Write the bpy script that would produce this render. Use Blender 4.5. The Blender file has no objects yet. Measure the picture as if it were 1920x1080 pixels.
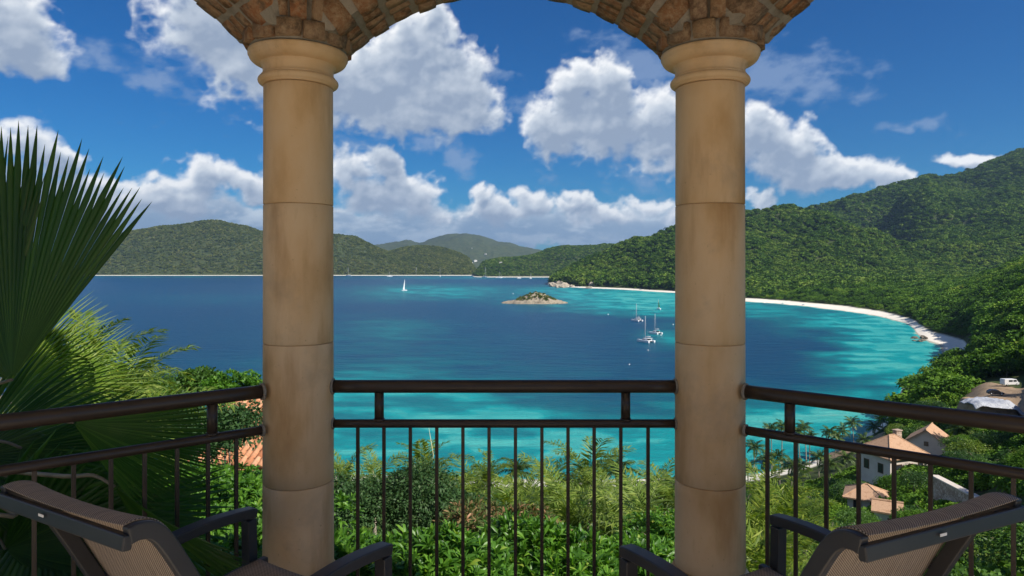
import bpy, bmesh, math, random
import numpy as np
from mathutils import Vector, Matrix, noise as mnoise

# ------------------------------------------------------------------ camera, world, sun, exposure
S = bpy.context.scene
FPX, CX, HY, EZ = 1280.0, 960.0, 497.0, 1.654      # focal length and horizon in pixels of the 1920 photo, eye height
SEA = EZ - 75.0
cam_d = bpy.data.cameras.new('camera')
cam = bpy.data.objects.new('camera', cam_d)
S.collection.objects.link(cam)
cam_d.sensor_width = 36.0
cam_d.lens = 36.0 * FPX / 1920.0
cam_d.shift_y = -(540 - HY) / 1920.0
cam_d.clip_start = 0.05
cam_d.clip_end = 60000
cam.location = (0, 0, EZ)
cam.rotation_euler = (math.radians(90), 0, 0)
S.camera = cam

SUN_AZ, SUN_EL = 126.0, 45.0                        # degrees clockwise from the view direction (+Y), elevation
sa, se = math.radians(SUN_AZ), math.radians(SUN_EL)
sun_dir = Vector((math.sin(sa) * math.cos(se), math.cos(sa) * math.cos(se), math.sin(se)))
sd = bpy.data.lights.new('sun', 'SUN')
sd.energy = 4.8
sd.angle = math.radians(0.53)
sd.color = (1.0, 0.94, 0.84)
sun = bpy.data.objects.new('sun', sd)
S.collection.objects.link(sun)
sun.rotation_euler = (-sun_dir).to_track_quat('-Z', 'Y').to_euler()
sun.location = (20, -20, 30)

S.view_settings.view_transform = 'Standard'
S.view_settings.look = 'None'
S.view_settings.exposure = 0.42
S.view_settings.gamma = 1.0
S.view_settings.use_curve_mapping = False
S.cycles.max_bounces = 8
S.cycles.diffuse_bounces = 4
S.cycles.glossy_bounces = 2
S.cycles.transmission_bounces = 4
S.cycles.transparent_max_bounces = 6
S.cycles.volume_bounces = 0
S.cycles.use_denoising = True
S.cycles.sample_clamp_indirect = 6.0

def azel(px, py):
    u, v = (px - CX) / FPX, (HY - py) / FPX
    az = math.atan(u)
    return math.degrees(az), math.degrees(math.atan(v * math.cos(az)))

# ---- node helpers
class NT:
    def __init__(s, nt):
        s.nt = nt
    def n(s, t, **kw):
        x = s.nt.nodes.new(t)
        for k, v in kw.items():
            setattr(x, k, v)
        return x
    def l(s, a, b):
        s.nt.links.new(a, b)
    def put(s, sock, v):
        if v is None:
            return
        if isinstance(v, bpy.types.NodeSocket):
            s.l(v, sock)
        else:
            sock.default_value = v
    def m(s, op, a, b=None, c=None, clamp=False):
        x = s.n('ShaderNodeMath', operation=op, use_clamp=clamp)
        s.put(x.inputs[0], a); s.put(x.inputs[1], b); s.put(x.inputs[2], c)
        return x.outputs[0]
    def vm(s, op, a, b=None, out=0):
        x = s.n('ShaderNodeVectorMath', operation=op)
        s.put(x.inputs[0], a)
        if b is not None:
            if op == 'SCALE': s.put(x.inputs[3], b)
            else: s.put(x.inputs[1], b)
        return x.outputs[out]
    def mr(s, v, a, b, c=0.0, d=1.0, interp='LINEAR'):
        x = s.n('ShaderNodeMapRange', interpolation_type=interp)
        s.put(x.inputs[0], v)
        for i, q in zip((1, 2, 3, 4), (a, b, c, d)): s.put(x.inputs[i], q)
        return x.outputs[0]
    def mix(s, f, a, b, blend='MIX'):
        x = s.n('ShaderNodeMix', data_type='RGBA', blend_type=blend)
        s.put(x.inputs[0], f); s.put(x.inputs[6], a); s.put(x.inputs[7], b)
        return x.outputs[2]
    def noise(s, vec, scale, detail=4.0, rough=0.55, dist=0.0, out=0):
        x = s.n('ShaderNodeTexNoise')
        if vec is not None: s.l(vec, x.inputs['Vector'])
        x.inputs['Scale'].default_value = scale
        x.inputs['Detail'].default_value = detail
        x.inputs['Roughness'].default_value = rough
        x.inputs['Distortion'].default_value = dist
        return x.outputs[out]
    def ramp(s, f, stops, interp='LINEAR'):
        x = s.n('ShaderNodeValToRGB')
        x.color_ramp.interpolation = interp
        e = x.color_ramp.elements
        while len(e) < len(stops): e.new(0.5)
        for q, (p, c) in zip(e, stops):
            q.position = p
            q.color = (*c, 1) if len(c) == 3 else c
        s.l(f, x.inputs[0])
        return x.outputs[0]

world = bpy.data.worlds.new('World')
S.world = world
world.use_nodes = True
wn = NT(world.node_tree)
world.node_tree.nodes.clear()
sky = wn.n('ShaderNodeTexSky', sky_type='NISHITA')
sky.sun_disc = False
sky.sun_elevation = se
sky.sun_rotation = sa
sky.altitude = 60
sky.air_density = 1.0
sky.dust_density = 0.0
sky.ozone_density = 2.2
SKY_TINT = (0.11, 0.58, 0.96, 1)
# polarised, saturated blue of the photograph
hs = wn.n('ShaderNodeHueSaturation')
hs.inputs['Hue'].default_value = 0.5
hs.inputs['Saturation'].default_value = 1.25
hs.inputs['Value'].default_value = 0.78
wn.l(sky.outputs[0], hs.inputs['Color'])
bg = wn.n('ShaderNodeBackground')
bg.inputs['Strength'].default_value = 0.082
tint = wn.mix(1.0, hs.outputs[0], SKY_TINT, 'MULTIPLY')
wn.l(tint, bg.inputs['Color'])
wo = wn.n('ShaderNodeOutputWorld')
wn.l(bg.outputs[0], wo.inputs[0])

# ------------------------------------------------------------------ numpy noise
def _hash(ix, iy, seed):
    h = (ix.astype(np.int64) * 374761393 + iy.astype(np.int64) * 668265263 + seed * 974711) & 0xffffffff
    h = ((h ^ (h >> 13)) * 1274126177) & 0xffffffff
    h = (h ^ (h >> 16)) & 0xffffffff
    return h / 4294967295.0
def vnoise(x, y, seed=0):
    xi, yi = np.floor(x), np.floor(y)
    fx, fy = x - xi, y - yi
    fx = fx * fx * fx * (fx * (fx * 6 - 15) + 10); fy = fy * fy * fy * (fy * (fy * 6 - 15) + 10)
    a = _hash(xi, yi, seed); b = _hash(xi + 1, yi, seed); c = _hash(xi, yi + 1, seed); d = _hash(xi + 1, yi + 1, seed)
    return (a + (b - a) * fx) * (1 - fy) + (c + (d - c) * fx) * fy
def fbm(x, y, oct=5, seed=0, gain=0.5, billow=False):
    s = 0; amp = 1.0; tot = 0
    for o in range(oct):
        c, sn = math.cos(0.6 * o), math.sin(0.6 * o)
        n = vnoise(x * c - y * sn + 17.3 * o, x * sn + y * c - 9.1 * o, seed + o)
        if billow: n = np.abs(2 * n - 1)
        s = s + amp * n; tot += amp; amp *= gain
        x = x * 2.03; y = y * 2.03
    return s / tot
def sstep(v, a, b):
    t = np.clip((v - a) / (b - a), 0, 1)
    return t * t * (3 - 2 * t)

# ------------------------------------------------------------------ clouds: a far sheet of sky with real alpha
# cumulus: ellipses (px, py, rx, ry, weight, turn) of the photo, turned into sky directions
CUMULUS = [
 (405, 35, 100, 90, .9, 0), (455, 120, 75, 55, .8, 0), (350, 10, 60, 60, .6, 0), (560, 120, 120, 110, .9, 0),
 (770, 95, 85, 65, 1.15, 10), (800, 45, 52, 40, .9, 0), (720, 170, 120, 70, 1.1, 0), (830, 165, 105, 70, 1.15, 0), (880, 205, 62, 38, 1, 0), (780, 215, 120, 40, 1, 0), (660, 200, 80, 45, .9, 0),
 (716, 303, 42, 30, .95, 0), (745, 340, 64, 40, .95, -25), (775, 375, 62, 36, .9, -20), (655, 330, 42, 40, .7, 0), (700, 370, 70, 40, .7, 0),
 (1080, 175, 62, 48, 1.1, 0), (1150, 160, 46, 42, 1.1, 0), (1050, 235, 66, 52, 1, 0), (1140, 235, 105, 62, 1.15, 0), (1240, 235, 95, 62, 1.1, 0), (1340, 245, 95, 62, 1.1, 0), (1230, 290, 90, 40, .8, 0),
 (1430, 255, 78, 52, 1.15, -12), (1480, 300, 80, 45, 1.1, -10), (1570, 322, 90, 38, 1.1, -6), (1650, 338, 62, 24, 1.0, -4), (1700, 340, 36, 13, .7, 0),
 (25, 65, 88, 66, 1.0, -15), (0, 20, 70, 60, .8, 0), (75, 105, 55, 40, .8, -20),
 (40, 270, 60, 35, .8, 0), (100, 300, 62, 34, .9, -15), (175, 345, 62, 32, .9, 0), (235, 375, 70, 34, .8, 0), (395, 328, 70, 34, 1.05, 0), (465, 345, 60, 30, 1.05, 0), (330, 365, 92, 36, .95, 0), (540, 350, 90, 40, .9, 0),
 (900, 372, 36, 22, 1.0, 0), (935, 398, 72, 28, 1.05, 0), (1005, 385, 60, 26, .9, 0), (1080, 388, 46, 20, .85, 0), (1150, 400, 50, 24, .8, 0), (1215, 385, 48, 26, 1.0, 0), (1290, 400, 60, 30, .9, 0), (1420, 365, 32, 22, .75, 0),
 (1830, 305, 44, 19, .85, 0), (1960, 330, 60, 24, .9, 0),
]
BANK = [(300, 415, 260, 46, 1, 0), (480, 425, 300, 45, 1, 0), (720, 425, 220, 42, 1, 0), (900, 440, 260, 46, 1, 0), (1080, 432, 220, 44, 1, 0), (1240, 425, 160, 42, 1, 0), (1400, 425, 120, 40, .6, 0), (1130, 452, 200, 26, 1, 0), (1000, 455, 200, 24, 1, 0), (60, 400, 200, 70, 1, 0), (-200, 420, 300, 70, 1, 0)]
WISPS = [(1185, 115, 92, 36, 1, -18), (1250, 160, 60, 32, .6, 0), (1475, 140, 88, 40, 1, -12), (1420, 130, 60, 30, .8, 0), (845, 290, 46, 30, 1.1, -52), (790, 268, 44, 18, .9, -15), (290, 145, 34, 20, .75, 0), (190, 118, 48, 20, .6, -20), (1040, 325, 36, 16, .5, -20), (1620, 155, 40, 20, .5, -40), (1742, 243, 48, 9, .5, -5), (975, 195, 40, 26, .7, 0), (1110, 300, 60, 22, .4, -15), (1190, 340, 60, 20, .5, -15), (345, 120, 70, 60, .5, 0), (1420, 110, 40, 25, .5, 0), (930, 130, 36, 12, .4, -30), (640, 270, 60, 20, .4, 0)]


def cloud_fields(A, E):
    wx = (fbm(A * .35, E * .35, 4, 11) - .5) * 2.6 + (fbm(A * 1.3, E * 1.3, 5, 12) - .5) * 1.1
    wy = (fbm(A * .35, E * .35, 4, 21) - .5) * 2.2 + (fbm(A * 1.3, E * 1.3, 5, 22) - .5) * 1.1
    X, Y = A + wx, E + wy
    def union(lst, grow):
        acc = np.full(A.shape, -2.0)
        for (x, y, rx, ry, wt, tn) in lst:
            a, e = azel(x, y)
            k = 57.29578 / FPX * math.cos(math.radians(a))
            c, s_ = math.cos(math.radians(tn)), math.sin(math.radians(tn))
            dx, dy = X - a, Y - e
            u = (dx * c + dy * s_) / (rx * k * grow); v = (-dx * s_ + dy * c) / (ry * k * grow)
            f = wt * (1 - np.sqrt(u * u + v * v))
            h = np.clip(0.5 + 0.5 * (acc - f) / 0.16, 0, 1)
            acc = f + (acc - f) * h + 0.16 * h * (1 - h)
        return acc
    bil = fbm(A * .5, E * .58, 6, 31, .43, True)
    soft = fbm(A * .5, E * .8, 7, 41, .55)
    cu = union(CUMULUS, 1.16) + (0.30 - bil) * .50 + (soft - .5) * .62
    off = np.maximum(sstep(np.abs(A), 39, 44), sstep(E, 22, 26))
    gen = (fbm(A * .07, E * .11, 7, 51, .55) - .52) * 5 - (1 - off) * 6
    cu = np.maximum(cu, gen)
    bk = union(BANK, 1.15) + (fbm(A * .22, E * .55, 7, 61, .58) - .5) * 1.0
    bk = np.maximum(bk, np.where(np.abs(A) > 38, 1 - np.abs(E - 3) / 3.5, -2) + (soft - .55) * 1.2)
    wi = union(WISPS, 1.35) + (fbm(A * .45, E * .9, 7, 71, .62) - .5) * 1.9
    return cu, bk, wi
def cloud_rgba(A, E):
    cu, bk, wi = cloud_fields(A, E)
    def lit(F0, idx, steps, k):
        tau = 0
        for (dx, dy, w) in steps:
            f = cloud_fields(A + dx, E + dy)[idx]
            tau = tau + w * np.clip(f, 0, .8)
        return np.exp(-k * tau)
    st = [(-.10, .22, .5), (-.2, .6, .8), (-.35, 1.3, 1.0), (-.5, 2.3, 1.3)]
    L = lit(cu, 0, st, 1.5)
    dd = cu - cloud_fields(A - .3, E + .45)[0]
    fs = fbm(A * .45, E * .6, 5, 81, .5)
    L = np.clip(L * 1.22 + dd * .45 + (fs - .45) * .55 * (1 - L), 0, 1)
    dark = np.array([.29, .36, .48]); mid = np.array([.58, .64, .72]); hi = np.array([.93, .94, .95])  # computed light and shade of the clouds, put into their colours
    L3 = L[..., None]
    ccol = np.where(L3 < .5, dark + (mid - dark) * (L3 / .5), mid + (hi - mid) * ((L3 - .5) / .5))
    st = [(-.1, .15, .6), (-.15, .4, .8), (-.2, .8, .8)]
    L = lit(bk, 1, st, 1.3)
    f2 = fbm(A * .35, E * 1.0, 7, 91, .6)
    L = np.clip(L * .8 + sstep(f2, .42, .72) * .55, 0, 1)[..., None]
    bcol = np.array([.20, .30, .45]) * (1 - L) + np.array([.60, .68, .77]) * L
    hz = sstep(E, 3.2, 0.0)[..., None] * .55  # horizon haze painted into the cloud colours
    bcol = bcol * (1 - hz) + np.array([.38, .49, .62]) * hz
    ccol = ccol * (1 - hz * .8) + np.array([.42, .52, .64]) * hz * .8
    aw = sstep(wi, 0.0, 1.0) * .6; ab = sstep(bk, 0.0, .38) * .95; ac = sstep(cu, -.09, .40) * .98
    col_ = np.broadcast_to(np.array([.27, .37, .56]), ccol.shape) * aw[..., None]; al = aw
    for c, a in ((bcol, ab), (ccol, ac)):
        col_ = col_ * (1 - a[..., None]) + c * a[..., None]; al = al * (1 - a) + a
    col_ = col_ / np.maximum(al, 1e-4)[..., None]
    return col_, al

def cloud_sheet(name, az, el, R):
    A, E = np.meshgrid(az, el)
    rgb, al = cloud_rgba(A, E)
    al = al * sstep(E, -.9, -.3)
    ar, er = np.radians(A), np.radians(E)
    V = np.stack([np.sin(ar) * np.cos(er), np.cos(ar) * np.cos(er), np.sin(er)], -1).reshape(-1, 3) * R
    ny, nx = A.shape
    i = np.arange(ny * nx).reshape(ny, nx)
    Q = np.stack([i[:-1, :-1], i[:-1, 1:], i[1:, 1:], i[1:, :-1]], -1).reshape(-1, 4)
    a = al.reshape(-1)
    Q = Q[(a[Q].max(1) > 0.01)]
    used = np.unique(Q); rm = np.full(len(V), -1); rm[used] = np.arange(len(used))
    o = mesh_np(name, V[used], rm[Q], CLOUD_MAT)
    ca = o.data.color_attributes.new('cloud', 'FLOAT_COLOR', 'POINT')
    ca.data.foreach_set('color', np.concatenate([rgb.reshape(-1, 3), a[:, None]], 1)[used].astype(np.float32).ravel())
    o['kind'] = 'structure'
    return o
def mesh_np(name, V, Q, mat=None, parent=None, smooth=True):
    """one mesh object from numpy arrays; Q is (n,3) or (n,4)"""
    me = bpy.data.meshes.new(name)
    V = np.asarray(V, np.float32); Q = np.asarray(Q, np.int32)
    k = Q.shape[1]
    me.vertices.add(len(V)); me.vertices.foreach_set('co', V.ravel())
    me.loops.add(Q.size); me.loops.foreach_set('vertex_index', Q.ravel())
    me.polygons.add(len(Q)); me.polygons.foreach_set('loop_start', np.arange(0, Q.size, k, dtype=np.int32))
    me.polygons.foreach_set('loop_total', np.full(len(Q), k, np.int32))
    me.update(calc_edges=True)
    if smooth: me.polygons.foreach_set('use_smooth', np.ones(len(Q), bool))
    if mat: me.materials.append(mat)
    o = bpy.data.objects.new(name, me)
    S.collection.objects.link(o)
    if parent: o.parent = parent
    return o
CLOUD_MAT = bpy.data.materials.new('cloud_vapour')
CLOUD_MAT.use_nodes = True
cm = NT(CLOUD_MAT.node_tree); CLOUD_MAT.node_tree.nodes.clear()
at = cm.n('ShaderNodeAttribute'); at.attribute_name = 'cloud'
em = cm.n('ShaderNodeEmission'); cm.l(at.outputs[0], em.inputs[0]); em.inputs[1].default_value = 0.83
tr = cm.n('ShaderNodeBsdfTransparent'); mx = cm.n('ShaderNodeMixShader')
cm.l(at.outputs[3], mx.inputs[0]); cm.l(tr.outputs[0], mx.inputs[1]); cm.l(em.outputs[0], mx.inputs[2])
ou = cm.n('ShaderNodeOutputMaterial'); cm.l(mx.outputs[0], ou.inputs[0])
CLOUD_MAT.cycles.emission_sampling = 'NONE'
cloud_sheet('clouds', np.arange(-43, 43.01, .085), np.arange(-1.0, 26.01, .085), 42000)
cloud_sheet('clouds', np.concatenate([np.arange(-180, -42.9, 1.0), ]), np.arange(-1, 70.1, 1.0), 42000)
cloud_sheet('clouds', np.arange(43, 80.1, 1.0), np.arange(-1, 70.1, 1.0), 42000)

# ------------------------------------------------------------------ object helpers
def P(px, py, d):
    return Vector(((px - CX) * d / FPX, d, EZ - (py - HY) * d / FPX))
def tag(o, label=None, cat=None, group=None, kind=None):
    if label: o['label'] = label
    if cat: o['category'] = cat
    if group: o['group'] = group
    if kind: o['kind'] = kind
    return o
def empty(name, loc=(0, 0, 0), rz=0.0, label=None, cat=None, group=None):
    o = bpy.data.objects.new(name, None)
    S.collection.objects.link(o)
    o.location = loc; o.rotation_euler = (0, 0, rz)
    o.empty_display_size = 0.2
    return tag(o, label, cat, group)
def inst(name, me, parent=None, loc=(0, 0, 0), rot=(0, 0, 0), sc=1.0):
    o = bpy.data.objects.new(name, me)
    S.collection.objects.link(o)
    if parent: o.parent = parent
    o.location = loc; o.rotation_euler = rot
    o.scale = (sc, sc, sc) if isinstance(sc, (int, float)) else sc
    return o
def kids(o):
    return [c for c in ALLKIDS.get(o.name, [])]
def copy_tree(o, parent=None):
    c = o.copy(); S.collection.objects.link(c)
    if parent: c.parent = parent
    for ch in list(o.children): copy_tree(ch, c)
    return c

# ------------------------------------------------------------------ materials
def mat(name, color, rough=0.7, spec=0.4, metal=0.0):
    m = bpy.data.materials.new(name); m.use_nodes = True
    b = m.node_tree.nodes['Principled BSDF']
    b.inputs['Base Color'].default_value = (*color, 1)
    b.inputs['Roughness'].default_value = rough
    b.inputs['Specular IOR Level'].default_value = spec
    b.inputs['Metallic'].default_value = metal
    return m, NT(m.node_tree), b
def bump(q, b, h, strength=0.3, dist=0.01):
    x = q.n('ShaderNodeBump'); x.inputs['Strength'].default_value = strength; x.inputs['Distance'].default_value = dist
    q.l(h, x.inputs['Height']); q.l(x.outputs[0], b.inputs['Normal'])
def objco(q): return q.n('ShaderNodeTexCoord').outputs['Object']
def posn(q): return q.n('ShaderNodeNewGeometry').outputs['Position']
def mottled(name, c1, c2, scale=4.0, rough=0.8, spec=0.3, bmp=0.3, bscale=60, c3=None, detail=6, bdist=0.004, metal=0.0):
    m, q, b = mat(name, c1, rough, spec, metal)
    co = objco(q)
    n = q.noise(co, scale, detail, 0.6)
    stops = [(0.32, c1), (0.68, c2)] if c3 is None else [(0.28, c1), (0.5, c2), (0.74, c3)]
    q.l(q.ramp(n, stops), b.inputs['Base Color'])
    if bmp: bump(q, b, q.noise(co, bscale, 5, 0.6), bmp, bdist)
    return m
def leaf_mat(name, stops, trans=0.3, rough=0.5, spec=0.35, objvar=0.25, patch=0.0):
    """foliage: colour varies from leaf to leaf (attribute rnd) and from plant to plant"""
    m = bpy.data.materials.new(name); m.use_nodes = True
    q = NT(m.node_tree); b = m.node_tree.nodes['Principled BSDF']; out = m.node_tree.nodes['Material Output']
    a = q.n('ShaderNodeAttribute'); a.attribute_name = 'rnd'
    oi = q.n('ShaderNodeObjectInfo')
    f = q.m('ADD', q.m('MULTIPLY', a.outputs[2], 1 - objvar), q.m('MULTIPLY', oi.outputs['Random'], objvar))
    if patch:                                         # stands of different trees; patches also stand in for relief and cloud shadow
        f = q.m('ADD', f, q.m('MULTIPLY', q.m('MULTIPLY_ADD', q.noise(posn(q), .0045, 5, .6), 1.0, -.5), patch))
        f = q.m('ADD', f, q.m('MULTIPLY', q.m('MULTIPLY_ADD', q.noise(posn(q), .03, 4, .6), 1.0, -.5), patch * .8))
    c = q.ramp(f, stops)
    q.l(c, b.inputs['Base Color'])
    b.inputs['Roughness'].default_value = rough
    b.inputs['Specular IOR Level'].default_value = spec
    if trans > 0:
        t = q.n('ShaderNodeBsdfTranslucent')
        q.l(q.mix(1.0, c, (1.5, 1.6, .6, 1), 'MULTIPLY'), t.inputs[0])
        mx = q.n('ShaderNodeMixShader'); mx.inputs[0].default_value = trans
        q.l(b.outputs[0], mx.inputs[1]); q.l(t.outputs[0], mx.inputs[2]); q.l(mx.outputs[0], out.inputs[0])
    return m

# ------------------------------------------------------------------ land: one sheet on a grid that widens with distance
def h_y(y, d): return 75 + (HY - y) * d / FPX       # height above sea of a point seen at picture height y
NEAR = [(3, 70), (6, 69), (10, 67), (20, 63), (40, 55.5), (80, 41), (140, 20.5), (200, 8)]
def shore(s, *rest):
    base = [(d * (1 if s < 260 else 1), h) for d, h in NEAR]
    k = s / 240.0
    return [(d * (1 + (k - 1) * (d / 200.0)), h) for d, h in base] + [(s, 0), (s + 25, -3), (s + 80, -6)] + list(rest)
FARSEA = [(4400, -6)]
KEYS = {
 -1600: shore(300) + FARSEA, -400: shore(290) + FARSEA, 100: shore(262) + FARSEA, 500: shore(246) + FARSEA, 960: shore(238) + FARSEA,
 1010: shore(238) + FARSEA,
 1030: shore(238, (2500, -6), (2560, -2), (2640, 1), (2700, -1), (2800, -6)) + FARSEA,
 1045: shore(238, (2300, -6), (2420, -1), (2480, 4), (2700, h_y(519, 2700)), (2900, 18), (3300, -4)) + FARSEA,
 1070: shore(238, (2200, -6), (2360, 0), (2420, 12), (2700, h_y(504, 2700)), (3000, 40), (3500, 0)) + FARSEA,
 1100: shore(238, (2100, -6), (2260, 0), (2320, 10), (2500, 42), (2750, h_y(493, 2750)), (3200, 50), (3800, 0)) + FARSEA,
 1130: shore(238, (2060, -6), (2182, 0), (2240, 4), (2500, 55), (2780, h_y(482, 2780)), (3300, 70), (4000, 10)) + FARSEA,
 1160: shore(238, (2000, -6), (2110, 0), (2180, 4), (2450, 65), (2780, h_y(470, 2780)), (3300, 90), (4000, 40)) + FARSEA,
 1200: shore(239, (1900, -6), (2000, 0), (2060, 3), (2180, 16), (2450, 90), (2780, h_y(456, 2780)), (3300, 120), (4000, 80)),
 1265: shore(240, (1760, -6), (1846, 0), (1900, 2), (2000, 16), (2200, 80), (2500, 160), (2800, h_y(436, 2800)), (3300, 160), (4200, 100)),
 1330: shore(241, (1520, -6), (1600, 0), (1650, 2), (1800, 12), (2000, 45), (2250, 115), (2800, h_y(418, 2800)), (3300, 190), (4200, 150)),
 1400: shore(242, (1300, -6), (1391, 0), (1450, 2), (1600, 10), (1800, 22), (2000, 55), (2250, 125), (2500, 196), (2800, h_y(403, 2800)), (3300, 215), (4200, 240)),
 1480: shore(252, (1200, -6), (1278, 0), (1330, 2), (1500, 8), (1800, 21), (2000, 55), (2300, 150), (2720, h_y(392, 2720)), (3200, 255), (3800, h_y(397, 3800)), (4300, 300)),
 1540: shore(264, (1080, -6), (1170, 0), (1220, 2), (1450, 10), (1800, 24), (2000, 52), (2300, 160), (2620, h_y(399, 2620)), (3000, 170), (3800, h_y(390, 3800)), (4300, 350)),
 1600: shore(285, (980, -6), (1079, 0), (1120, 2), (1400, 10), (1800, 26), (2050, 60), (2300, 150), (2500, h_y(424, 2500)), (2850, 105), (3300, 225), (3800, h_y(366, 3800)), (4300, 420)),
 1650: shore(319, (900, -6), (990, 0), (1030, 2), (1250, 10), (1600, 20), (1950, 40), (2200, 110), (2380, h_y(440, 2380)), (2700, 90), (3200, 215), (3800, h_y(354, 3800)), (4300, 460)),
 1680: [(3, 70), (6, 69), (10, 67), (20, 63.5), (60, 49), (100, 39), (150, 28), (250, 12), (330, 3), (370, 0), (400, -2), (450, -4), (860, -4), (915, 0), (950, 2), (1150, 9), (1500, 17), (1900, 34), (2150, 90), (2320, h_y(455, 2320)), (2650, 82), (3200, 255), (3800, h_y(349, 3800)), (4300, 470)],
 1700: [(3, 70), (6, 69), (10, 67), (20, 63.5), (60, 49.5), (100, 39.5), (150, 29), (250, 16.5), (350, 7), (440, 0), (480, -3), (800, -3), (880, 0), (920, 3), (1100, 8), (1450, 15), (1850, 32), (2050, 60), (2250, 130), (2600, 100), (3200, 345), (3800, h_y(346, 3800)), (4300, 480)],
 1740: [(3, 70), (6, 69), (10, 67), (20, 63.5), (60, 50), (100, 40), (150, 30.5), (250, 20), (350, 11), (440, 4), (473, 0), (500, -1.2), (640, -1.2), (700, 1), (760, 4), (900, 9), (1100, 13), (1400, 19), (1800, 33), (2050, 60), (2300, 110), (2700, 215), (3200, 425), (3800, h_y(339, 3800)), (4300, 500)],
 1775: [(3, 70), (6, 69), (10, 67), (20, 63.5), (60, 50), (100, 41), (150, 32), (250, 23), (350, 15), (450, 7), (515, 1), (540, .3), (640, .6), (700, 3), (780, 8), (900, 12), (1100, 17), (1400, 22), (1800, 36), (2050, 65), (2400, 150), (2800, 265), (3300, 410), (3800, h_y(337, 3800)), (4300, 520)],
 1812: [(3, 70), (6, 69), (10, 67), (20, 63.5), (60, 50.5), (100, 42), (150, 34), (250, 28), (350, 19), (450, 10), (515, 2.4), (570, 1.5), (640, 1.8), (690, 6), (900, 22), (1100, 31), (1400, 28), (1800, 38), (2050, 65), (2400, 155), (2800, 275), (3300, 420), (3800, h_y(325, 3800)), (4300, 560)],
 1850: [(3, 70), (6, 69), (10, 67), (20, 63.5), (60, 51), (100, 42.5), (140, 37), (175, 33), (190, 33), (245, 33.5), (300, 28), (350, 24), (450, 18), (540, 13), (600, 17), (700, 25), (900, 40), (1100, 51), (1250, 52), (1600, 35), (2000, 55), (2400, 160), (2800, 290), (3300, 430), (3800, h_y(311, 3800)), (4300, 600)],
 1920: [(3, 70), (6, 69), (10, 67.3), (20, 64), (60, 53), (100, 46), (150, 39), (175, 34.5), (190, 34), (245, 34), (300, 34), (400, 36), (600, 46), (900, 66), (1100, 79), (1500, 50), (2000, 70), (2400, 190), (3000, 400), (3800, h_y(287, 3800)), (4300, 700)],
 2100: [(3, 70), (6, 69.3), (10, 68), (20, 65.5), (60, 59), (100, 56), (200, 56), (400, 70), (900, 104), (1300, 100), (1800, 80), (2400, 260), (3000, 520), (3800, 850), (4300, 870)],
 3300: [(3, 71), (6, 71), (10, 71), (20, 71), (60, 70), (100, 70), (200, 74), (400, 92), (900, 140), (1300, 150), (1800, 160), (2400, 300), (3000, 700), (3800, 1100), (4300, 1100)],
}
GP = np.concatenate([np.arange(-1600, 960, 20.0), np.arange(960, 1960, 5.0), np.arange(1960, 3301, 20.0)])
GD = np.unique(np.concatenate([np.geomspace(3.0, 4300, 300), np.linspace(150, 560, 60), np.linspace(560, 1500, 60)]))
def land_grid():
    ks = sorted(KEYS)
    LD = np.log(GD)
    cols = np.stack([np.interp(LD, np.log([p[0] for p in KEYS[k]]), [p[1] for p in KEYS[k]]) for k in ks])  # key x depth
    H = np.stack([np.interp(GP, ks, cols[:, j]) for j in range(len(GD))], 1)                             # px x depth
    # round the creases between the keys
    def blur(a, ax, n):
        for _ in range(n):
            b = np.pad(a, [(1, 1) if i == ax else (0, 0) for i in range(2)], mode='edge')
            a = (np.take(b, range(0, a.shape[ax]), ax) + 2 * np.take(b, range(1, a.shape[ax] + 1), ax) + np.take(b, range(2, a.shape[ax] + 2), ax)) / 4
        return a
    H = blur(blur(H, 0, 6), 1, 2)
    X = (GP[:, None] - CX) * GD[None] / FPX; Y = np.broadcast_to(GD[None], X.shape)
    n1 = fbm(X / 420, Y / 420, 4, 5) - .5
    rid = 1 - np.abs(2 * fbm(X / 330 + 3, Y / 330, 4, 6) - 1)       # ridges and gullies
    amp = np.clip(H, 0, 120) / 120 * sstep(Y, 1700, 2300)
    H = H + amp * (rid - .72) * 95 + amp * n1 * 30
    H = H + (fbm(X / 60, Y / 60, 3, 7) - .5) * 6 * np.clip(H / 25, 0, 1) * sstep(Y, 260, 420)
    H = H + (fbm(X / 14, Y / 14, 3, 8) - .5) * 1.4 * np.clip(H / 8, 0, 1) * sstep(Y, 6, 40)
    wob = (fbm(X / 45, Y / 45, 3, 9) - .5) * 2.6 * np.exp(-(H / 3.0) ** 2) * sstep(Y, 1500, 2200)
    return X, Y, H + wob
LX, LY, LH = land_grid()
_lgd = np.log(GD)
def ground(x, y):
    """height (world z) of the land at x, y (arrays or numbers)"""
    x = np.asarray(x, float); y = np.asarray(y, float)
    px = x / np.maximum(y, 3.01) * FPX + CX
    i = np.interp(px, GP, np.arange(len(GP))); j = np.interp(np.log(np.maximum(y, 3.01)), _lgd, np.arange(len(GD)))
    i0 = np.clip(i.astype(int), 0, len(GP) - 2); j0 = np.clip(j.astype(int), 0, len(GD) - 2)
    a, b = i - i0, j - j0
    h = (LH[i0, j0] * (1 - a) * (1 - b) + LH[i0 + 1, j0] * a * (1 - b) + LH[i0, j0 + 1] * (1 - a) * b + LH[i0 + 1, j0 + 1] * a * b)
    return h + SEA
def gz(x, y): return float(ground(x, y))

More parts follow.
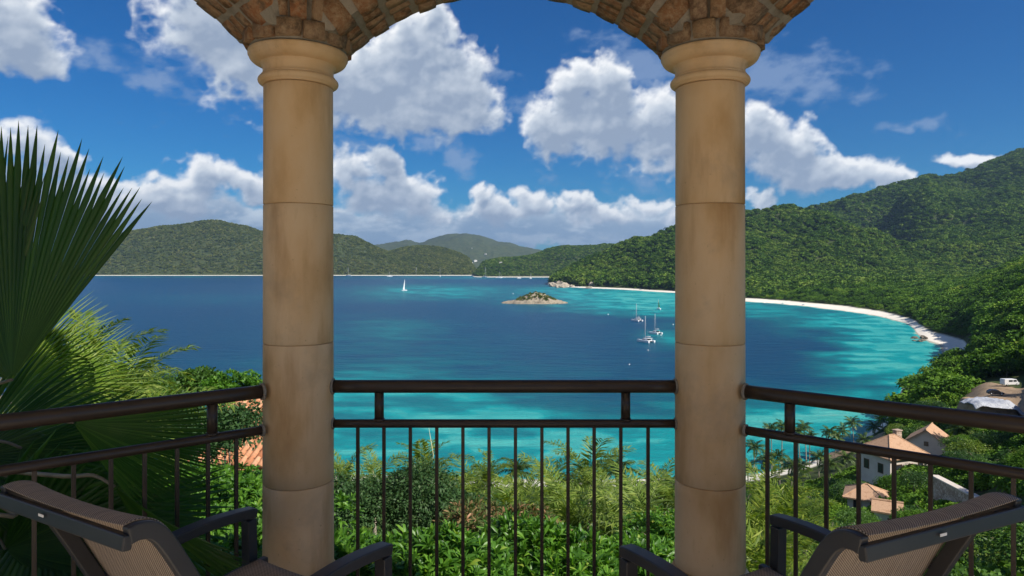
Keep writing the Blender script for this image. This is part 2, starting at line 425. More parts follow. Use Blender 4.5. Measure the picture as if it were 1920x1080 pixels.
def land_mat(name, sand_h=2.9, lit=(0.045, 0.06, 0.02), rocky=True):
    m, q, b = mat(name, lit, 0.95, 0.15)
    pos = posn(q)
    sp = q.n('ShaderNodeSeparateXYZ'); q.l(pos, sp.inputs[0])
    n = q.noise(pos, 0.02, 6, 0.6)
    n2 = q.noise(pos, 0.25, 6, 0.65)
    grass = q.ramp(n, [(0.35, (.028, .045, .014)), (0.55, (.055, .075, .022)), (0.75, (.10, .10, .045))])
    soil = q.mix(q.mr(n2, .55, .72), grass, (.16, .12, .075, 1))
    hh = q.m('SUBTRACT', sp.outputs[2], SEA)
    hw = q.m('ADD', hh, q.m('MULTIPLY_ADD', n2, 1.2, -.6))
    sand = q.ramp(n2, [(0.3, (.74, .68, .57)), (0.7, (.86, .80, .70))])
    wet = q.mix(q.mr(hw, 0.05, 0.5), (.36, .33, .25, 1), sand)
    q.l(q.mix(q.mr(hw, sand_h, sand_h + .8), wet, soil), b.inputs['Base Color'])
    bump(q, b, n2, 0.5, 0.4)
    return m
LAND_MAT = land_mat('land_ground')
def grid_obj(name, X, Y, Z, m, kind='structure'):
    ny, nx = X.shape
    i = np.arange(ny * nx).reshape(ny, nx)
    Q = np.stack([i[:-1, :-1], i[1:, :-1], i[1:, 1:], i[:-1, 1:]], -1).reshape(-1, 4)
    o = mesh_np(name, np.stack([X, Y, Z], -1).reshape(-1, 3), Q, m)
    o['kind'] = kind
    return o
# drop the stretches that lie deep under the sea
def land_obj():
    ny, nx = LX.shape
    i = np.arange(ny * nx).reshape(ny, nx)
    Q = np.stack([i[:-1, :-1], i[1:, :-1], i[1:, 1:], i[:-1, 1:]], -1).reshape(-1, 4)
    hz = LH.reshape(-1)
    Q = Q[hz[Q].max(1) > -5.9]
    o = mesh_np('hillside', np.stack([LX, LY, LH + SEA], -1).reshape(-1, 3), Q, LAND_MAT)
    o['kind'] = 'structure'
land_obj()

# far hills, each a sheet of its own
def hill(name, pxs, ridges, dshore, dmax, nx=220, nd=70, gully=60, seed=3, base=-8.0, taper=30):
    """ridges: list of (depth, width, [(px, screen y)...]); the surface is the highest of the ridges"""
    px = np.linspace(pxs[0], pxs[1], nx)
    dep = np.linspace(dshore * .985, dmax, nd)
    PXg, Dg = np.meshgrid(px, dep, indexing='ij')
    X = (PXg - CX) * Dg / FPX
    H = np.full(X.shape, base)
    for (rd, wd, pts) in ridges:
        xs = [p[0] for p in pts]; top = np.interp(px, xs, [h_y(p[1], rd) for p in pts], left=base, right=base)
        for _ in range(4): top = np.convolve(np.pad(top, 1, mode='edge'), [.25, .5, .25], 'valid')
        ds = dshore
        t = np.where(Dg < rd, (Dg - ds) / (rd - ds), 1 - (Dg - rd) / wd)
        prof = np.where(t < 0, t * .3, np.sin(np.clip(t, 0, 1) * math.pi / 2) ** 1.15)
        H = np.maximum(H, np.where(t < 0, base * np.clip(-t * 20, 0, 1), 0) + prof * top[:, None] * (t > 0))
    rid = 1 - np.abs(2 * fbm(X / 520 + 1, Dg / 700, 4, seed) - 1)
    amp = np.clip(H, 0, 200) / 200
    H = H + amp * (rid - .7) * gully + (fbm(X / 120, Dg / 120, 3, seed + 9) - .5) * 12 * np.clip(H / 30, 0, 1)
    edge = sstep(px, pxs[0], pxs[0] + taper) * sstep(-px, -pxs[1], -pxs[1] + taper)
    H = H * edge[:, None] - 6 * (1 - edge[:, None])
    o = grid_obj(name, X, Dg, H + SEA, FAR_MAT)
    return X, Dg, H + SEA
FAR_MAT = land_mat('far_hill_ground', sand_h=3.2)
HILLS = []
HILLS.append((hill('left_headland_hill', (-900, 905), [
    (5500, 900, [(-900, 420), (-300, 400), (0, 430), (80, 470), (140, 512), (160, 500), (178, 470), (203, 446), (250, 433), (290, 424), (400, 418), (460, 424), (495, 434), (560, 437), (626, 439), (658, 446), (700, 462), (735, 478), (760, 492), (790, 515), (800, 530)]),
    (6100, 900, [(560, 520), (690, 492), (720, 480), (755, 468), (800, 464), (835, 469), (862, 478), (890, 492), (900, 505)])], 4850, 7000, nx=360, seed=13), 14, 26000))
HILLS.append((hill('middle_headland_hill', (880, 1500), [
    (4900, 700, [(880, 502), (895, 496), (915, 491), (940, 485), (1000, 477), (1030, 470), (1060, 464), (1095, 463), (1130, 458), (1158, 461), (1200, 470), (1300, 480), (1500, 500)])], 4180, 5600, nx=200, seed=23), 12, 12000))
HILLS.append((hill('distant_mountain', (560, 1200), [
    (12500, 1500, [(560, 470), (680, 462), (715, 460), (745, 455), (765, 452), (785, 456), (800, 452), (820, 445), (845, 441), (875, 440), (900, 444), (925, 452), (960, 457), (985, 463), (1005, 469), (1060, 480), (1200, 492)])], 10000, 14000, nx=200, seed=33, gully=90), 0, 0))

# the rocky cay
def cay():
    n = 70
    a = np.linspace(-1, 1, n); A, B = np.meshgrid(a, a, indexing='ij')
    r = np.sqrt(A ** 2 + B ** 2)
    L = 62.0; W = 34.0
    x0, y0 = P(1003, 0, 1330)[0], 1345.0
    X, Y = x0 + A * L * 1.05, y0 + B * W
    edge = 1 - np.sqrt((A * 1.02) ** 2 + (B * 1.05) ** 2) + (fbm(A * 3, B * 3, 4, 77) - .5) * .35
    dome = np.clip(edge, -.3, 1)
    H = np.where(dome > 0, dome ** .55 * 19 * (0.55 + .6 * np.exp(-((A - .05) / .5) ** 2)), dome * 20) + (fbm(X / 7, Y / 7, 5, 78) - .5) * 5 * np.clip(dome * 3, 0, 1)
    o = grid_obj('rocky_cay', X, Y, H + SEA, mottled('cay_rock', (.10, .075, .05), (.36, .30, .22), .12, .95, .2, .6, .6, (.22, .18, .13), 8, .5))
    m = o.data.materials[0]; q = NT(m.node_tree); b = m.node_tree.nodes['Principled BSDF']
    return X, Y, H
CX_, CY_, CH_ = cay()

# ------------------------------------------------------------------ the sea
SHALLOW = [ # px, py, rx, ry, amount : where pale sand lies under the water
 (1655, 650, 90, 50, .92), (1590, 606, 110, 16, .72), (1430, 582, 120, 9, .55), (1700, 690, 80, 60, .75), (1690, 760, 60, 60, .95), (1620, 770, 110, 30, .72), (1560, 800, 190, 36, .75), (1450, 815, 160, 46, .6), (1690, 650, 70, 25, .9), (1500, 735, 60, 8, .5), (1600, 690, 90, 24, .6), (1730, 655, 50, 30, 1.0),
 (1440, 850, 140, 60, .9), (1250, 870, 120, 60, .85), (1180, 850, 200, 60, .55), (1300, 900, 160, 50, 1.0),
 (900, 700, 400, 60, .16), (1000, 860, 260, 60, .50), (860, 755, 90, 18, .45), (760, 735, 150, 22, .30), (700, 810, 260, 60, .40), (820, 850, 200, 50, .45), (640, 740, 100, 30, .26), (1060, 760, 60, 12, .3), (500, 850, 300, 80, .5), (950, 780, 120, 16, .5), (1100, 800, 200, 24, .35), (650, 860, 240, 40, .6),
 (1140, 568, 150, 14, .62), (1230, 575, 90, 12, .6), (1190, 552, 130, 8, .75), (1090, 546, 60, 5, .5), (1260, 556, 60, 8, .6), (1330, 566, 100, 12, .7), (1260, 640, 40, 12, .45), (1290, 625, 60, 16, .35),
 (830, 545, 130, 9, .52), (790, 552, 160, 10, .3), (740, 615, 90, 14, .26), (420, 560, 200, 7, .16), (680, 640, 160, 30, .12), (1000, 541, 60, 4, .3), (880, 520, 200, 3, .4), (300, 519, 200, 1.5, .3),
 (1240, 812, 60, 10, .5), (1450, 738, 60, 5, .5), (1420, 715, 40, 4, .4),
]
REEF = [(1455, 675, 120, 48, .8), (1500, 725, 120, 26, .6), (1620, 720, 80, 10, .45), (1500, 640, 60, 12, .35), (1640, 700, 60, 8, .3), (1120, 735, 160, 30, .3), (1150, 780, 90, 14, .25), (940, 805, 60, 14, .2), (1100, 765, 160, 10, .2), (1720, 648, 26, 5, .5), (1640, 770, 40, 6, .4), (1530, 770, 60, 8, .35), (1600, 618, 80, 5, .3), (1680, 745, 40, 9, .4)]
def sea():
    px = np.arange(-900, 2100, 9.0)
    py = np.concatenate([[499.3, 500.2, 501.5, 503], np.arange(505, 600, 1.5), np.arange(600, 720, 3), np.arange(720, 1000, 5)])
    PXg, PYg = np.meshgrid(px, py, indexing='ij')
    Dg = 75 * FPX / (PYg - HY)
    X = (PXg - CX) * Dg / FPX
    wx = (fbm(X / 70, Dg / 70, 4, 101) - .5) * 2; 
    qx = PXg + wx * 60; qy = PYg + (fbm(X / 60, Dg / 60, 4, 102) - .5) * (PYg - HY) * .22
    Sv = np.zeros(X.shape)
    for (x, y, rx, ry, a) in SHALLOW:
        r2 = ((qx - x) / (rx * 1.3)) ** 2 + ((qy - y) / (ry * 1.6)) ** 2
        Sv = 1 - (1 - Sv) * (1 - a * np.exp(-r2 * 1.3))
    for (x, y, rx, ry, a) in REEF:
        r2 = ((qx - x) / rx) ** 2 + ((qy - y) / ry) ** 2
        Sv = Sv * (1 - a * np.exp(-r2 * 1.2))
    hz = ground(X, Dg) - SEA                             # depth over the submerged sand near the beaches
    near = np.exp(-np.clip(-hz, 0, 9) / 1.2) * (Dg < 2300)
    mott = fbm(X / 28, Dg / 16, 5, 103)
    Sv = np.minimum(Sv * (.66 + .44 * sstep(mott, .35, .62)), .82)
    Sv = np.maximum(Sv, near * .98)
    m, q, b = mat('sea_water', (0, .1, .2), 0.30, 0.5)
    a = q.n('ShaderNodeAttribute'); a.attribute_name = 'shallow'
    pos = posn(q)
    nA = q.noise(q.vm('MULTIPLY', pos, (.6, 1.4, 1)), .03, 6, .6)
    nB = q.noise(q.vm('MULTIPLY', pos, (.45, 1.5, 1)), .16, 5, .65)
    f = q.m('ADD', a.outputs[2], q.m('MULTIPLY', q.m('MULTIPLY_ADD', nA, 1.0, -.5), q.mr(a.outputs[2], .05, .4, .10, .42)))
    nC = q.noise(q.vm('MULTIPLY', pos, (.10, 1.0, 1)), .035, 5, .6)
    f = q.m('ADD', f, q.m('MULTIPLY', q.m('MULTIPLY_ADD', nB, 1.0, -.5), q.mr(a.outputs[2], .05, .5, .14, .22)))
    f = q.m('ADD', f, q.m('MULTIPLY_ADD', nC, .15, -.075))
    c = q.ramp(f, [(0.0, (.0004, .044, .122)), (0.15, (.0004, .062, .135)), (0.34, (.0004, .110, .160)), (0.54, (.0004, .185, .220)), (0.76, (.003, .32, .335)), (0.93, (.08, .46, .42)), (1.0, (.36, .50, .40))])
    q.l(c, b.inputs['Base Color'])
    b.inputs['IOR'].default_value = 1.33
    b.inputs['Specular IOR Level'].default_value = .16
    rip = q.m('ADD', q.noise(q.vm('MULTIPLY', pos, (.6, 1.3, 1)), .9, 5, .7), q.m('MULTIPLY', q.noise(q.vm('MULTIPLY', pos, (.5, 1.4, 1)), .09, 5, .65), 3.5))
    bump(q, b, rip, .85, 1.2)
    o = grid_obj('sea', X, Dg, np.full(X.shape, SEA), m)
    at = o.data.attributes.new('shallow', 'FLOAT', 'POINT')
    at.data.foreach_set('value', (Sv + .05).astype(np.float32).ravel())
sea()

# ------------------------------------------------------------------ mesh building
class MB:
    """collects geometry in a bmesh and links it as one object"""
    def __init__(s): s.bm = bmesh.new()
    def box(s, c, size, M=None, jit=0.0, rng=random):
        vs = []
        for dx in (-.5, .5):
            for dy in (-.5, .5):
                for dz in (-.5, .5):
                    v = Vector((dx * size[0], dy * size[1], dz * size[2]))
                    if jit: v += Vector((rng.uniform(-jit, jit), rng.uniform(-jit, jit), rng.uniform(-jit, jit)))
                    v = (M @ v) if M is not None else v
                    vs.append(s.bm.verts.new(v + Vector(c)))
        for f in ((0, 1, 3, 2), (4, 6, 7, 5), (0, 4, 5, 1), (2, 3, 7, 6), (0, 2, 6, 4), (1, 5, 7, 3)):
            s.bm.faces.new([vs[i] for i in f])
        return vs
    def tube(s, pts, r, n=10, cap=True, up=Vector((0, 0, 1))):
        pts = [Vector(p) for p in pts]
        rs = r if isinstance(r, (list, tuple)) else [r] * len(pts)
        rings = []
        ref = None
        for i, p in enumerate(pts):
            t = (pts[min(i + 1, len(pts) - 1)] - pts[max(i - 1, 0)]).normalized()
            if ref is None:
                ref = t.cross(Vector((0, 0, 1)) if abs(t.z) < .9 else Vector((1, 0, 0))).normalized()
            ref = (ref - t * ref.dot(t)).normalized()
            b = t.cross(ref)
            rings.append([s.bm.verts.new(p + (ref * math.cos(2 * math.pi * k / n) + b * math.sin(2 * math.pi * k / n)) * rs[i]) for k in range(n)])
        for a, b in zip(rings, rings[1:]):
            for k in range(n): s.bm.faces.new((a[k], a[(k + 1) % n], b[(k + 1) % n], b[k]))
        if cap:
            s.bm.faces.new(rings[0][::-1]); s.bm.faces.new(rings[-1])
    def sweep(s, pts, side, w, h):
        """rectangular bar along pts; side: unit vector of its width"""
        pts = [Vector(p) for p in pts]; side = Vector(side).normalized()
        rings = []
        for i, p in enumerate(pts):
            a = pts[max(i - 1, 0)]; b = pts[min(i + 1, len(pts) - 1)]
            t = (b - a).normalized(); nn = t.cross(side).normalized()
            k = 1.0
            if 0 < i < len(pts) - 1:
                c = (pts[i] - pts[i - 1]).normalized().dot((pts[i + 1] - pts[i]).normalized())
                k = 1 / max(math.sqrt((1 + c) / 2), .5)
            rings.append([s.bm.verts.new(p + side * sx * w / 2 + nn * sy * h / 2 * k) for sx, sy in ((-1, -1), (1, -1), (1, 1), (-1, 1))])
        for a, b in zip(rings, rings[1:]):
            for k in range(4): s.bm.faces.new((a[k], a[(k + 1) % 4], b[(k + 1) % 4], b[k]))
        s.bm.faces.new(rings[0][::-1]); s.bm.faces.new(rings[-1])
    def lathe(s, prof, n=48, c=(0, 0)):
        rings = [[s.bm.verts.new((c[0] + r * math.cos(2 * math.pi * k / n), c[1] + r * math.sin(2 * math.pi * k / n), z)) for k in range(n)] for r, z in prof]
        for a, b in zip(rings, rings[1:]):
            for k in range(n): s.bm.faces.new((a[k], a[(k + 1) % n], b[(k + 1) % n], b[k]))
        s.bm.faces.new(rings[0][::-1]); s.bm.faces.new(rings[-1])
    def quad(s, a, b, c, d): s.bm.faces.new([s.bm.verts.new(Vector(p)) for p in (a, b, c, d)])
    def poly(s, *pts): s.bm.faces.new([s.bm.verts.new(Vector(p)) for p in pts])
    def build(s, name, m, parent=None, smooth=False, bevel=0.0, loc=None, seg=2):
        bmesh.ops.recalc_face_normals(s.bm, faces=s.bm.faces)
        me = bpy.data.meshes.new(name)
        s.bm.to_mesh(me); s.bm.free()
        if smooth: me.polygons.foreach_set('use_smooth', [True] * len(me.polygons))
        if m: me.materials.append(m)
        o = bpy.data.objects.new(name, me); S.collection.objects.link(o)
        if parent: o.parent = parent
        if loc is not None: o.location = loc
        if bevel:
            md = o.modifiers.new('bevel', 'BEVEL'); md.width = bevel; md.segments = seg; md.limit_method = 'ANGLE'; md.angle_limit = math.radians(40)
            me.polygons.foreach_set('use_smooth', [True] * len(me.polygons))
            try:
                md.harden_normals = True
            except Exception: pass
        return o

# ------------------------------------------------------------------ terrace
def column_stone():
    m, q, b = mat('column_stone', (.5, .33, .17), .75, .25)
    co = objco(q)
    oi = q.n('ShaderNodeObjectInfo')
    co2 = q.vm('ADD', co, q.vm('SCALE', oi.outputs['Location'], .7))
    n = q.noise(q.vm('MULTIPLY', co2, (1, 1, .45)), 3.2, 5, .55)
    c = q.ramp(n, [(0.28, (.52, .305, .125)), (0.46, (.70, .475, .255)), (0.66, (.76, .56, .345)), (0.8, (.77, .59, .39))])
    st = q.noise(q.vm('MULTIPLY', co2, (1, 1, .18)), 7, 6, .6)
    c = q.mix(q.mr(st, .52, .70, 0, .55), c, (.42, .23, .09, 1))
    sp = q.noise(co2, 55, 3, .7)
    sm = q.noise(co2, 2.2, 6, .65)
    c = q.mix(q.mr(sm, .54, .72, 0, .5), c, (.36, .27, .19, 1))
    c = q.mix(q.mr(sp, .66, .76, 0, .5), c, (.25, .15, .07, 1))
    q.l(c, b.inputs['Base Color'])
    bump(q, b, q.noise(co2, 120, 5, .6), .15, .003)
    return m
STONE_M = column_stone()
MORTAR_M = mottled('mortar', (.20, .175, .14), (.34, .30, .24), 9, .95, .1, .8, 70, (.27, .235, .185), 8, .01)
def brick_mat():
    m, q, b = mat('arch_brick', (.3, .15, .08), .9, .2)
    co = objco(q); oi = q.n('ShaderNodeObjectInfo')
    base = q.ramp(oi.outputs['Random'], [(0.0, (.20, .105, .052)), (0.2, (.33, .155, .07)), (0.4, (.34, .21, .12)), (0.55, (.40, .165, .07)), (0.7, (.28, .18, .11)), (0.85, (.43, .27, .15)), (1.0, (.24, .15, .10))])
    pos = posn(q)
    n = q.noise(pos, 38, 7, .68)
    c = q.mix(q.mr(n, .42, .66, 0, .8), base, (.50, .36, .22, 1))
    n2 = q.noise(pos, 17, 6, .65)
    c = q.mix(q.mr(n2, .52, .68, 0, .8), c, (.11, .075, .05, 1))
    q.l(c, b.inputs['Base Color'])
    bump(q, b, q.m('ADD', n, q.noise(pos, 120, 4, .7)), .9, .012)
    return m
BRICK_M = brick_mat()
RAIL_M = mottled('bronze_paint', (.032, .022, .015), (.046, .031, .021), 5, .38, .45, .12, 220, (.058, .038, .025), 6, .001)
FRAME_M = mottled('charcoal_paint', (.028, .028, .030), (.038, .038, .041), 8, .42, .5, .10, 260, None, 5, .001)
PLASTER_M = mottled('pale_plaster', (.62, .55, .42), (.70, .63, .50), 2, .9, .2, .2, 60)
FLOOR_M = mottled('terrace_paving', (.60, .49, .36), (.72, .61, .47), 3, .7, .3, .2, 40)

COLZ = 3.40
COLS = [(-1.0625, COLZ), (0.985, COLZ)]
SPA = 2.748
SPR = 2.705                                           # springing of the arches
def make_column(x, y, label, seed):
    root = empty('stone_column', (x, y, 0), 0, label, 'column', 'round stone columns carrying the arches')
    rng = random.Random(seed)
    joints = [0.16, .584, 1.27, 1.95, 2.534]
    r0, r1 = .171, .166
    def rad(z): return r0 + (r1 - r0) * z / 2.6
    b = MB(); b.lathe([(.215, 0), (.215, .07), (.21, .08), (.195, .10), (.20, .12), (.185, .14), (.175, .157)], 64); b.build('base', STONE_M, root, True)
    for a, c in zip(joints, joints[1:]):
        b = MB()
        g = .0012; e = .003
        n = 8
        prof = [(rad(a) - e, a + g), (rad(a), a + g + e)] + [(rad(a + (c - a) * k / n), a + (c - a) * k / n) for k in range(1, n)] + [(rad(c), c - g - e), (rad(c) - e, c - g)]
        d = b.build_l = b.lathe(prof, 72)
        o = b.build('drum', STONE_M, root, True)
        o.rotation_euler.z = rng.uniform(0, 6)
    b = MB()
    b.lathe([(rad(a), 0) for a in ()] or [(.1600, .2), (.1585, 2.5)], 24); b.build('joint_filling', STONE_M, root, True)
    b = MB()                                          # astragal, neck, echinus
    prof = [(.162, 2.536), (.170, 2.538), (.176, 2.542)]
    for k in range(9):
        t = -math.pi / 2 + math.pi * k / 8
        prof.append((.176 + .017 * math.cos(t), 2.561 + .018 * math.sin(t)))
    prof += [(.178, 2.580), (.178, 2.586), (.171, 2.591), (.169, 2.60), (.169, 2.622), (.171, 2.632), (.178, 2.636), (.179, 2.641)]
    for k in range(11):
        t = k / 10
        prof.append((.182 + .052 * math.sin(t * math.pi / 2), 2.643 + .036 * (1 - math.cos(t * math.pi / 2))))
    prof += [(.2385, 2.682), (.2385, 2.700), (.234, 2.704)]
    b.lathe(prof, 72); b.build('capital', STONE_M, root, True)
    return root
make_column(*COLS[0], 'left tan stone column with an ochre stain, in front of the left part of the bay', 1)
make_column(*COLS[1], 'right tan stone column, between the moored catamarans and the long white beach', 5)

def brick(parent, c, size, M, jit=.005, rng=random):
    b = MB()
    b.box((0, 0, 0), size, None, jit, rng)
    bmesh.ops.subdivide_edges(b.bm, edges=b.bm.edges, cuts=1, use_grid_fill=True)
    for v in b.bm.verts:
        e = sum(abs(abs(v.co[i]) - size[i] / 2) < .012 for i in range(3))
        v.co *= (1.0 - .035 * max(0, e - 1)) * rng.uniform(.985, 1.015)
    o = b.build('brick', BRICK_M, parent, True)
    o.matrix_local = Matrix.Translation(c) @ M
    return o

RNG = random.Random(4)
TH = .40
RISE, HALF = .315, .80
RAD = (HALF ** 2 + RISE ** 2) / (2 * RISE)
TM = math.asin(HALF / RAD)
def arch_span(A, B, label, vis=(0, 1), place=''):
    """A, B: plan positions of the column centres; bricks only where arch stones are in view from the terrace"""
    A, B = Vector((*A, 0)), Vector((*B, 0))
    L = (B - A).length; d = (B - A).normalized()
    nrm = Vector((d.y, -d.x, 0))                      # towards the terrace
    if nrm.y > 0: nrm = -nrm
    mid = (A + B) / 2
    root = empty('brick_arch', mid, 0, label, 'arch', 'rough brick arches between the columns')
    M3 = Matrix((d, nrm, Vector((0, 0, 1)))).transposed().to_3x3()
    def W(s, t, z): return M3 @ Vector((s, t, 0)) + Vector((0, 0, z))
    def zc(s): return SPA - (RAD - RISE) + math.sqrt(max(RAD ** 2 - s * s, 0)) if abs(s) < HALF else SPA
    b = MB()
    top = 3.45
    ss = [-L / 2 + .02] + [RAD * math.sin(TM * k / 24) for k in range(-24, 25)] + [L / 2 - .02]
    rec = .012
    prev = None
    for s in ss:
        z = zc(s) + rec
        if abs(s) >= HALF - 1e-6: z = SPA + .01
        ring = [b.bm.verts.new(W(s, t, zz)) for t, zz in ((-TH / 2 + rec, z), (TH / 2 - rec, z), (TH / 2 - rec, top), (-TH / 2 + rec, top))]
        if prev:
            for k in range(4): b.bm.faces.new((prev[k], prev[(k + 1) % 4], ring[(k + 1) % 4], ring[k]))
        else: b.bm.faces.new(ring[::-1])
        prev = ring
    b.bm.faces.new(prev)
    b.build('mortar', MORTAR_M, root)
    na = 13
    for k in range(na):
        t0 = -TM + 2 * TM * k / na; t1 = -TM + 2 * TM * (k + 1) / na
        th = (t0 + t1) / 2
        u = (th + TM) / (2 * TM)
        if not (vis[0] <= u <= vis[1]): continue
        cs = RAD * math.sin(th); cz = SPA - (RAD - RISE) + RAD * math.cos(th)
        R = Matrix.Rotation(th, 3, 'Y')
        rows = [(-TH / 2, -TH / 2 + .125, .17), (-TH / 2 + .125, -.01, .07), (-.01, TH / 2 - .12, .07), (TH / 2 - .12, TH / 2, .17)]
        sh = RNG.uniform(-.03, .03)
        for j, (ta, tb, hgt) in enumerate(rows):
            if j in (1, 2): tc_ = [(ta + sh, tb + sh)]
            else: tc_ = [(ta + (0 if j == 0 else sh), tb + (sh if j == 0 else 0))]
            for (a_, b_) in tc_:
                along = RAD * 2 * TM / na - RNG.uniform(.018, .038)
                hh = hgt * RNG.uniform(.9, 1.12)
                pr = RNG.uniform(-.003, .006)
                ctr = W(cs, (a_ + b_) / 2, cz) + (M3 @ (R @ Vector((0, 0, 1)))) * (hh / 2 - pr)
                brick(root, ctr, (along, b_ - a_ - RNG.uniform(.010, .020), hh), (M3 @ R @ Matrix.Rotation(RNG.uniform(-.05, .05), 3, 'Z')).to_4x4(), .005, RNG)
    # courses on the inner face above the voussoirs
    z = SPA + .10
    row = 0
    while z < 3.12:
        s = -L / 2 + .24 + (row % 2) * .06
        while s < L / 2 - .2:
            w = RNG.uniform(.10, .17)
            zlim = zc(s + w / 2) + .19
            inv = vis[0] - .12 <= (s + L / 2) / L <= vis[1] + .12
            if inv and z > zlim and z < zlim + .3:
                brick(root, W(s + w / 2, TH / 2 - .02, z + .035), (w - .016, .06, .07), M3.to_4x4(), .006, RNG)
            s += w
        z += .085; row += 1
    return root
def pier(c, label, seed):
    """round brick pier between a capital and the arches"""
    root = empty('brick_pier', (c[0], c[1], SPR + .002), 0, label, 'pier', 'brick piers above the capitals')
    rng = random.Random(seed)
    b = MB(); b.lathe([(.205, 0), (.232, .006), (.232, .085), (.218, .095), (.226, .74)], 40); b.build('mortar', MORTAR_M, root, True)
    n = 12; off = rng.uniform(0, 1)
    for k in range(n):                                # ring of headers on the capital
        a = 2 * math.pi * (k + off) / n + rng.uniform(-.03, .03)
        M = Matrix.Rotation(a, 4, 'Z')
        w = 2 * math.pi * .252 / n - rng.uniform(.012, .026)
        brick(root, M @ Vector((.212 + rng.uniform(-.004, .008), 0, .048 + rng.uniform(-.003, .004))), (.085, w, .082 * rng.uniform(.9, 1.05)), M, .006, rng)
    for row in range(3):
        n = 15
        for k in range(n):                            # tall bricks on end above it
            a = 2 * math.pi * (k + .5 * row) / n + rng.uniform(-.03, .03)
            if math.sin(a) > .75: continue            # covered by the arches on the sea side
            M = Matrix.Rotation(a, 4, 'Z') @ Matrix.Rotation(rng.uniform(-.05, .05), 4, 'X') @ Matrix.Rotation(math.radians(4), 4, 'Y')
            w = 2 * math.pi * .235 / n - rng.uniform(.010, .022)
            brick(root, M @ Vector((.205 + rng.uniform(-.006, .010), 0, .185 + .175 * row + rng.uniform(-.008, .008))), (.07, w, .150 * rng.uniform(.86, 1.03)), M, .007, rng)
    return root
DL = Vector((-.766, -.643)); DR = Vector((.767, -.642))
LEFT_END = (COLS[0][0] + DL.x * 2.05, COLS[0][1] + DL.y * 2.05)
RIGHT_END = (COLS[1][0] + DR.x * 2.05, COLS[1][1] + DR.y * 2.05)
arch_span(COLS[0], COLS[1], 'wide brick arch between the two columns, at the top middle', (0, 1))
arch_span(COLS[0], LEFT_END, 'brick arch springing from the left column to the left edge of the terrace', (0, .75) if True else 0)
arch_span(COLS[1], RIGHT_END, 'brick arch springing from the right column to the right edge of the terrace', (0, .75))
pier(COLS[0], 'round brick pier sitting on the capital of the left column', 3)
pier(COLS[1], 'round brick pier sitting on the capital of the right column', 8)

def slab(name, pts, z0, z1, m, kind='structure'):
    b = MB()
    lo = [b.bm.verts.new((x, y, z0)) for x, y in pts]; hi = [b.bm.verts.new((x, y, z1)) for x, y in pts]
    n = len(pts)
    for i in range(n): b.bm.faces.new((lo[i], lo[(i + 1) % n], hi[(i + 1) % n], hi[i]))
    b.bm.faces.new(lo[::-1]); b.bm.faces.new(hi)
    o = b.build(name, m); o['kind'] = kind
    return o
def off(v, k): return (v[0] * k[0], v[1] * k[1])
FLW = [(-9, -9.5), (9, -9.5), (6.2, -.6), (2.62, 2.06), (1.06, 3.565), (-1.14, 3.565), (-2.70, 2.06), (-6.2, -.6)]
slab('terrace_floor', FLW, -.25, 0, FLOOR_M)  # runs on unseen behind the camera, sunlit there to bounce warm light
slab('unseen_house_wall', [(-9, -9.8), (9, -9.8), (9, -9.502), (-9, -9.502)], -.2, 4.2, PLASTER_M)  # unseen wall behind the camera, pale to bounce light forward
slab('terrace_foundation', [(x * .985, y * .985 if y > 0 else y) for x, y in FLW], -7.5, -.252, PLASTER_M)
RFW = [(-8.0, -.4), (8.2, -.4), (3.35, 3.0), (1.5, 4.25), (-1.58, 4.25), (-3.25, 3.0)]
slab('terrace_roof', RFW, 3.46, 3.72, PLASTER_M)  # out of view; back edge cut short so sun reaches the floor behind

# railings
def railing(A, B, posts, bal, label):
    """A, B plan ends at the column faces; posts, bal: distances along"""
    A, B = Vector((*A, 0)), Vector((*B, 0))
    d = (B - A).normalized(); L = (B - A).length
    root = empty('railing', A, math.atan2(d.y, d.x), label, 'railing', 'bronze railings round the terrace')
    b = MB(); b.tube([(k * L / 12, 0, 1.05) for k in range(13)], .0325, 20); b.build('handrail', RAIL_M, root, True)
    b = MB(); b.tube([(k * L / 12, 0, .865) for k in range(13)], .0215, 16); b.build('lower_rail', RAIL_M, root, True)
    b = MB(); b.tube([(0, 0, .055), (L, 0, .055)], .018, 14); b.build('foot_rail', RAIL_M, root, True)
    for e in (0.004, L - .004):
        for z, r_ in ((1.05, .040), (.865, .029)):
            b = MB(); b.tube([(e - .006, 0, z), (e + .006, 0, z)], r_, 18); b.build('socket_filler', MORTAR_M, root, True)
    for s in posts:
        b = MB(); b.tube([(s, 0, .882), (s, 0, 1.02)], .0235, 16)
        b.tube([(s, 0, .878), (s, 0, .890)], .028, 16); b.build('short_post', RAIL_M, root, True)
    first = None
    for s in bal:
        if first is None:
            b = MB(); b.box((0, 0, .459), (.0165, .0165, .782)); first = b.build('baluster', RAIL_M, root, loc=(s, 0, 0), bevel=.0015)
        else:
            c = first.copy(); S.collection.objects.link(c); c.location = (s, 0, 0)
    return root
fx = lambda px, d=COLZ: (px - CX) * d / FPX
xa, xb = COLS[0][0] + .166, COLS[1][0] - .166
railing((xa, COLZ), (xb, COLZ), [fx(711) - xa, fx(1173) - xa], [fx(p) - xa for p in (671, 720, 769.5, 819, 868, 917, 966.5, 1016, 1065, 1114, 1164, 1215)], 'straight railing across the middle, between the two columns')
def side_s(px, A, d):
    """distance along a side rail at which it is seen at px"""
    u = (px - CX) / FPX
    return (u * A[1] - A[0]) / (d[0] - u * d[1])
AL = (COLS[0][0] + DL.x * .166, COLS[0][1] + DL.y * .166 - .03)
AR = (COLS[1][0] + DR.x * .166, COLS[1][1] + DR.y * .166 - .03)
LS = [side_s(p, AL, DL) for p in (443, 390, 332, 271, 208, 138, 64)]; LS += [LS[-1] + .137 * k for k in range(1, 7)]
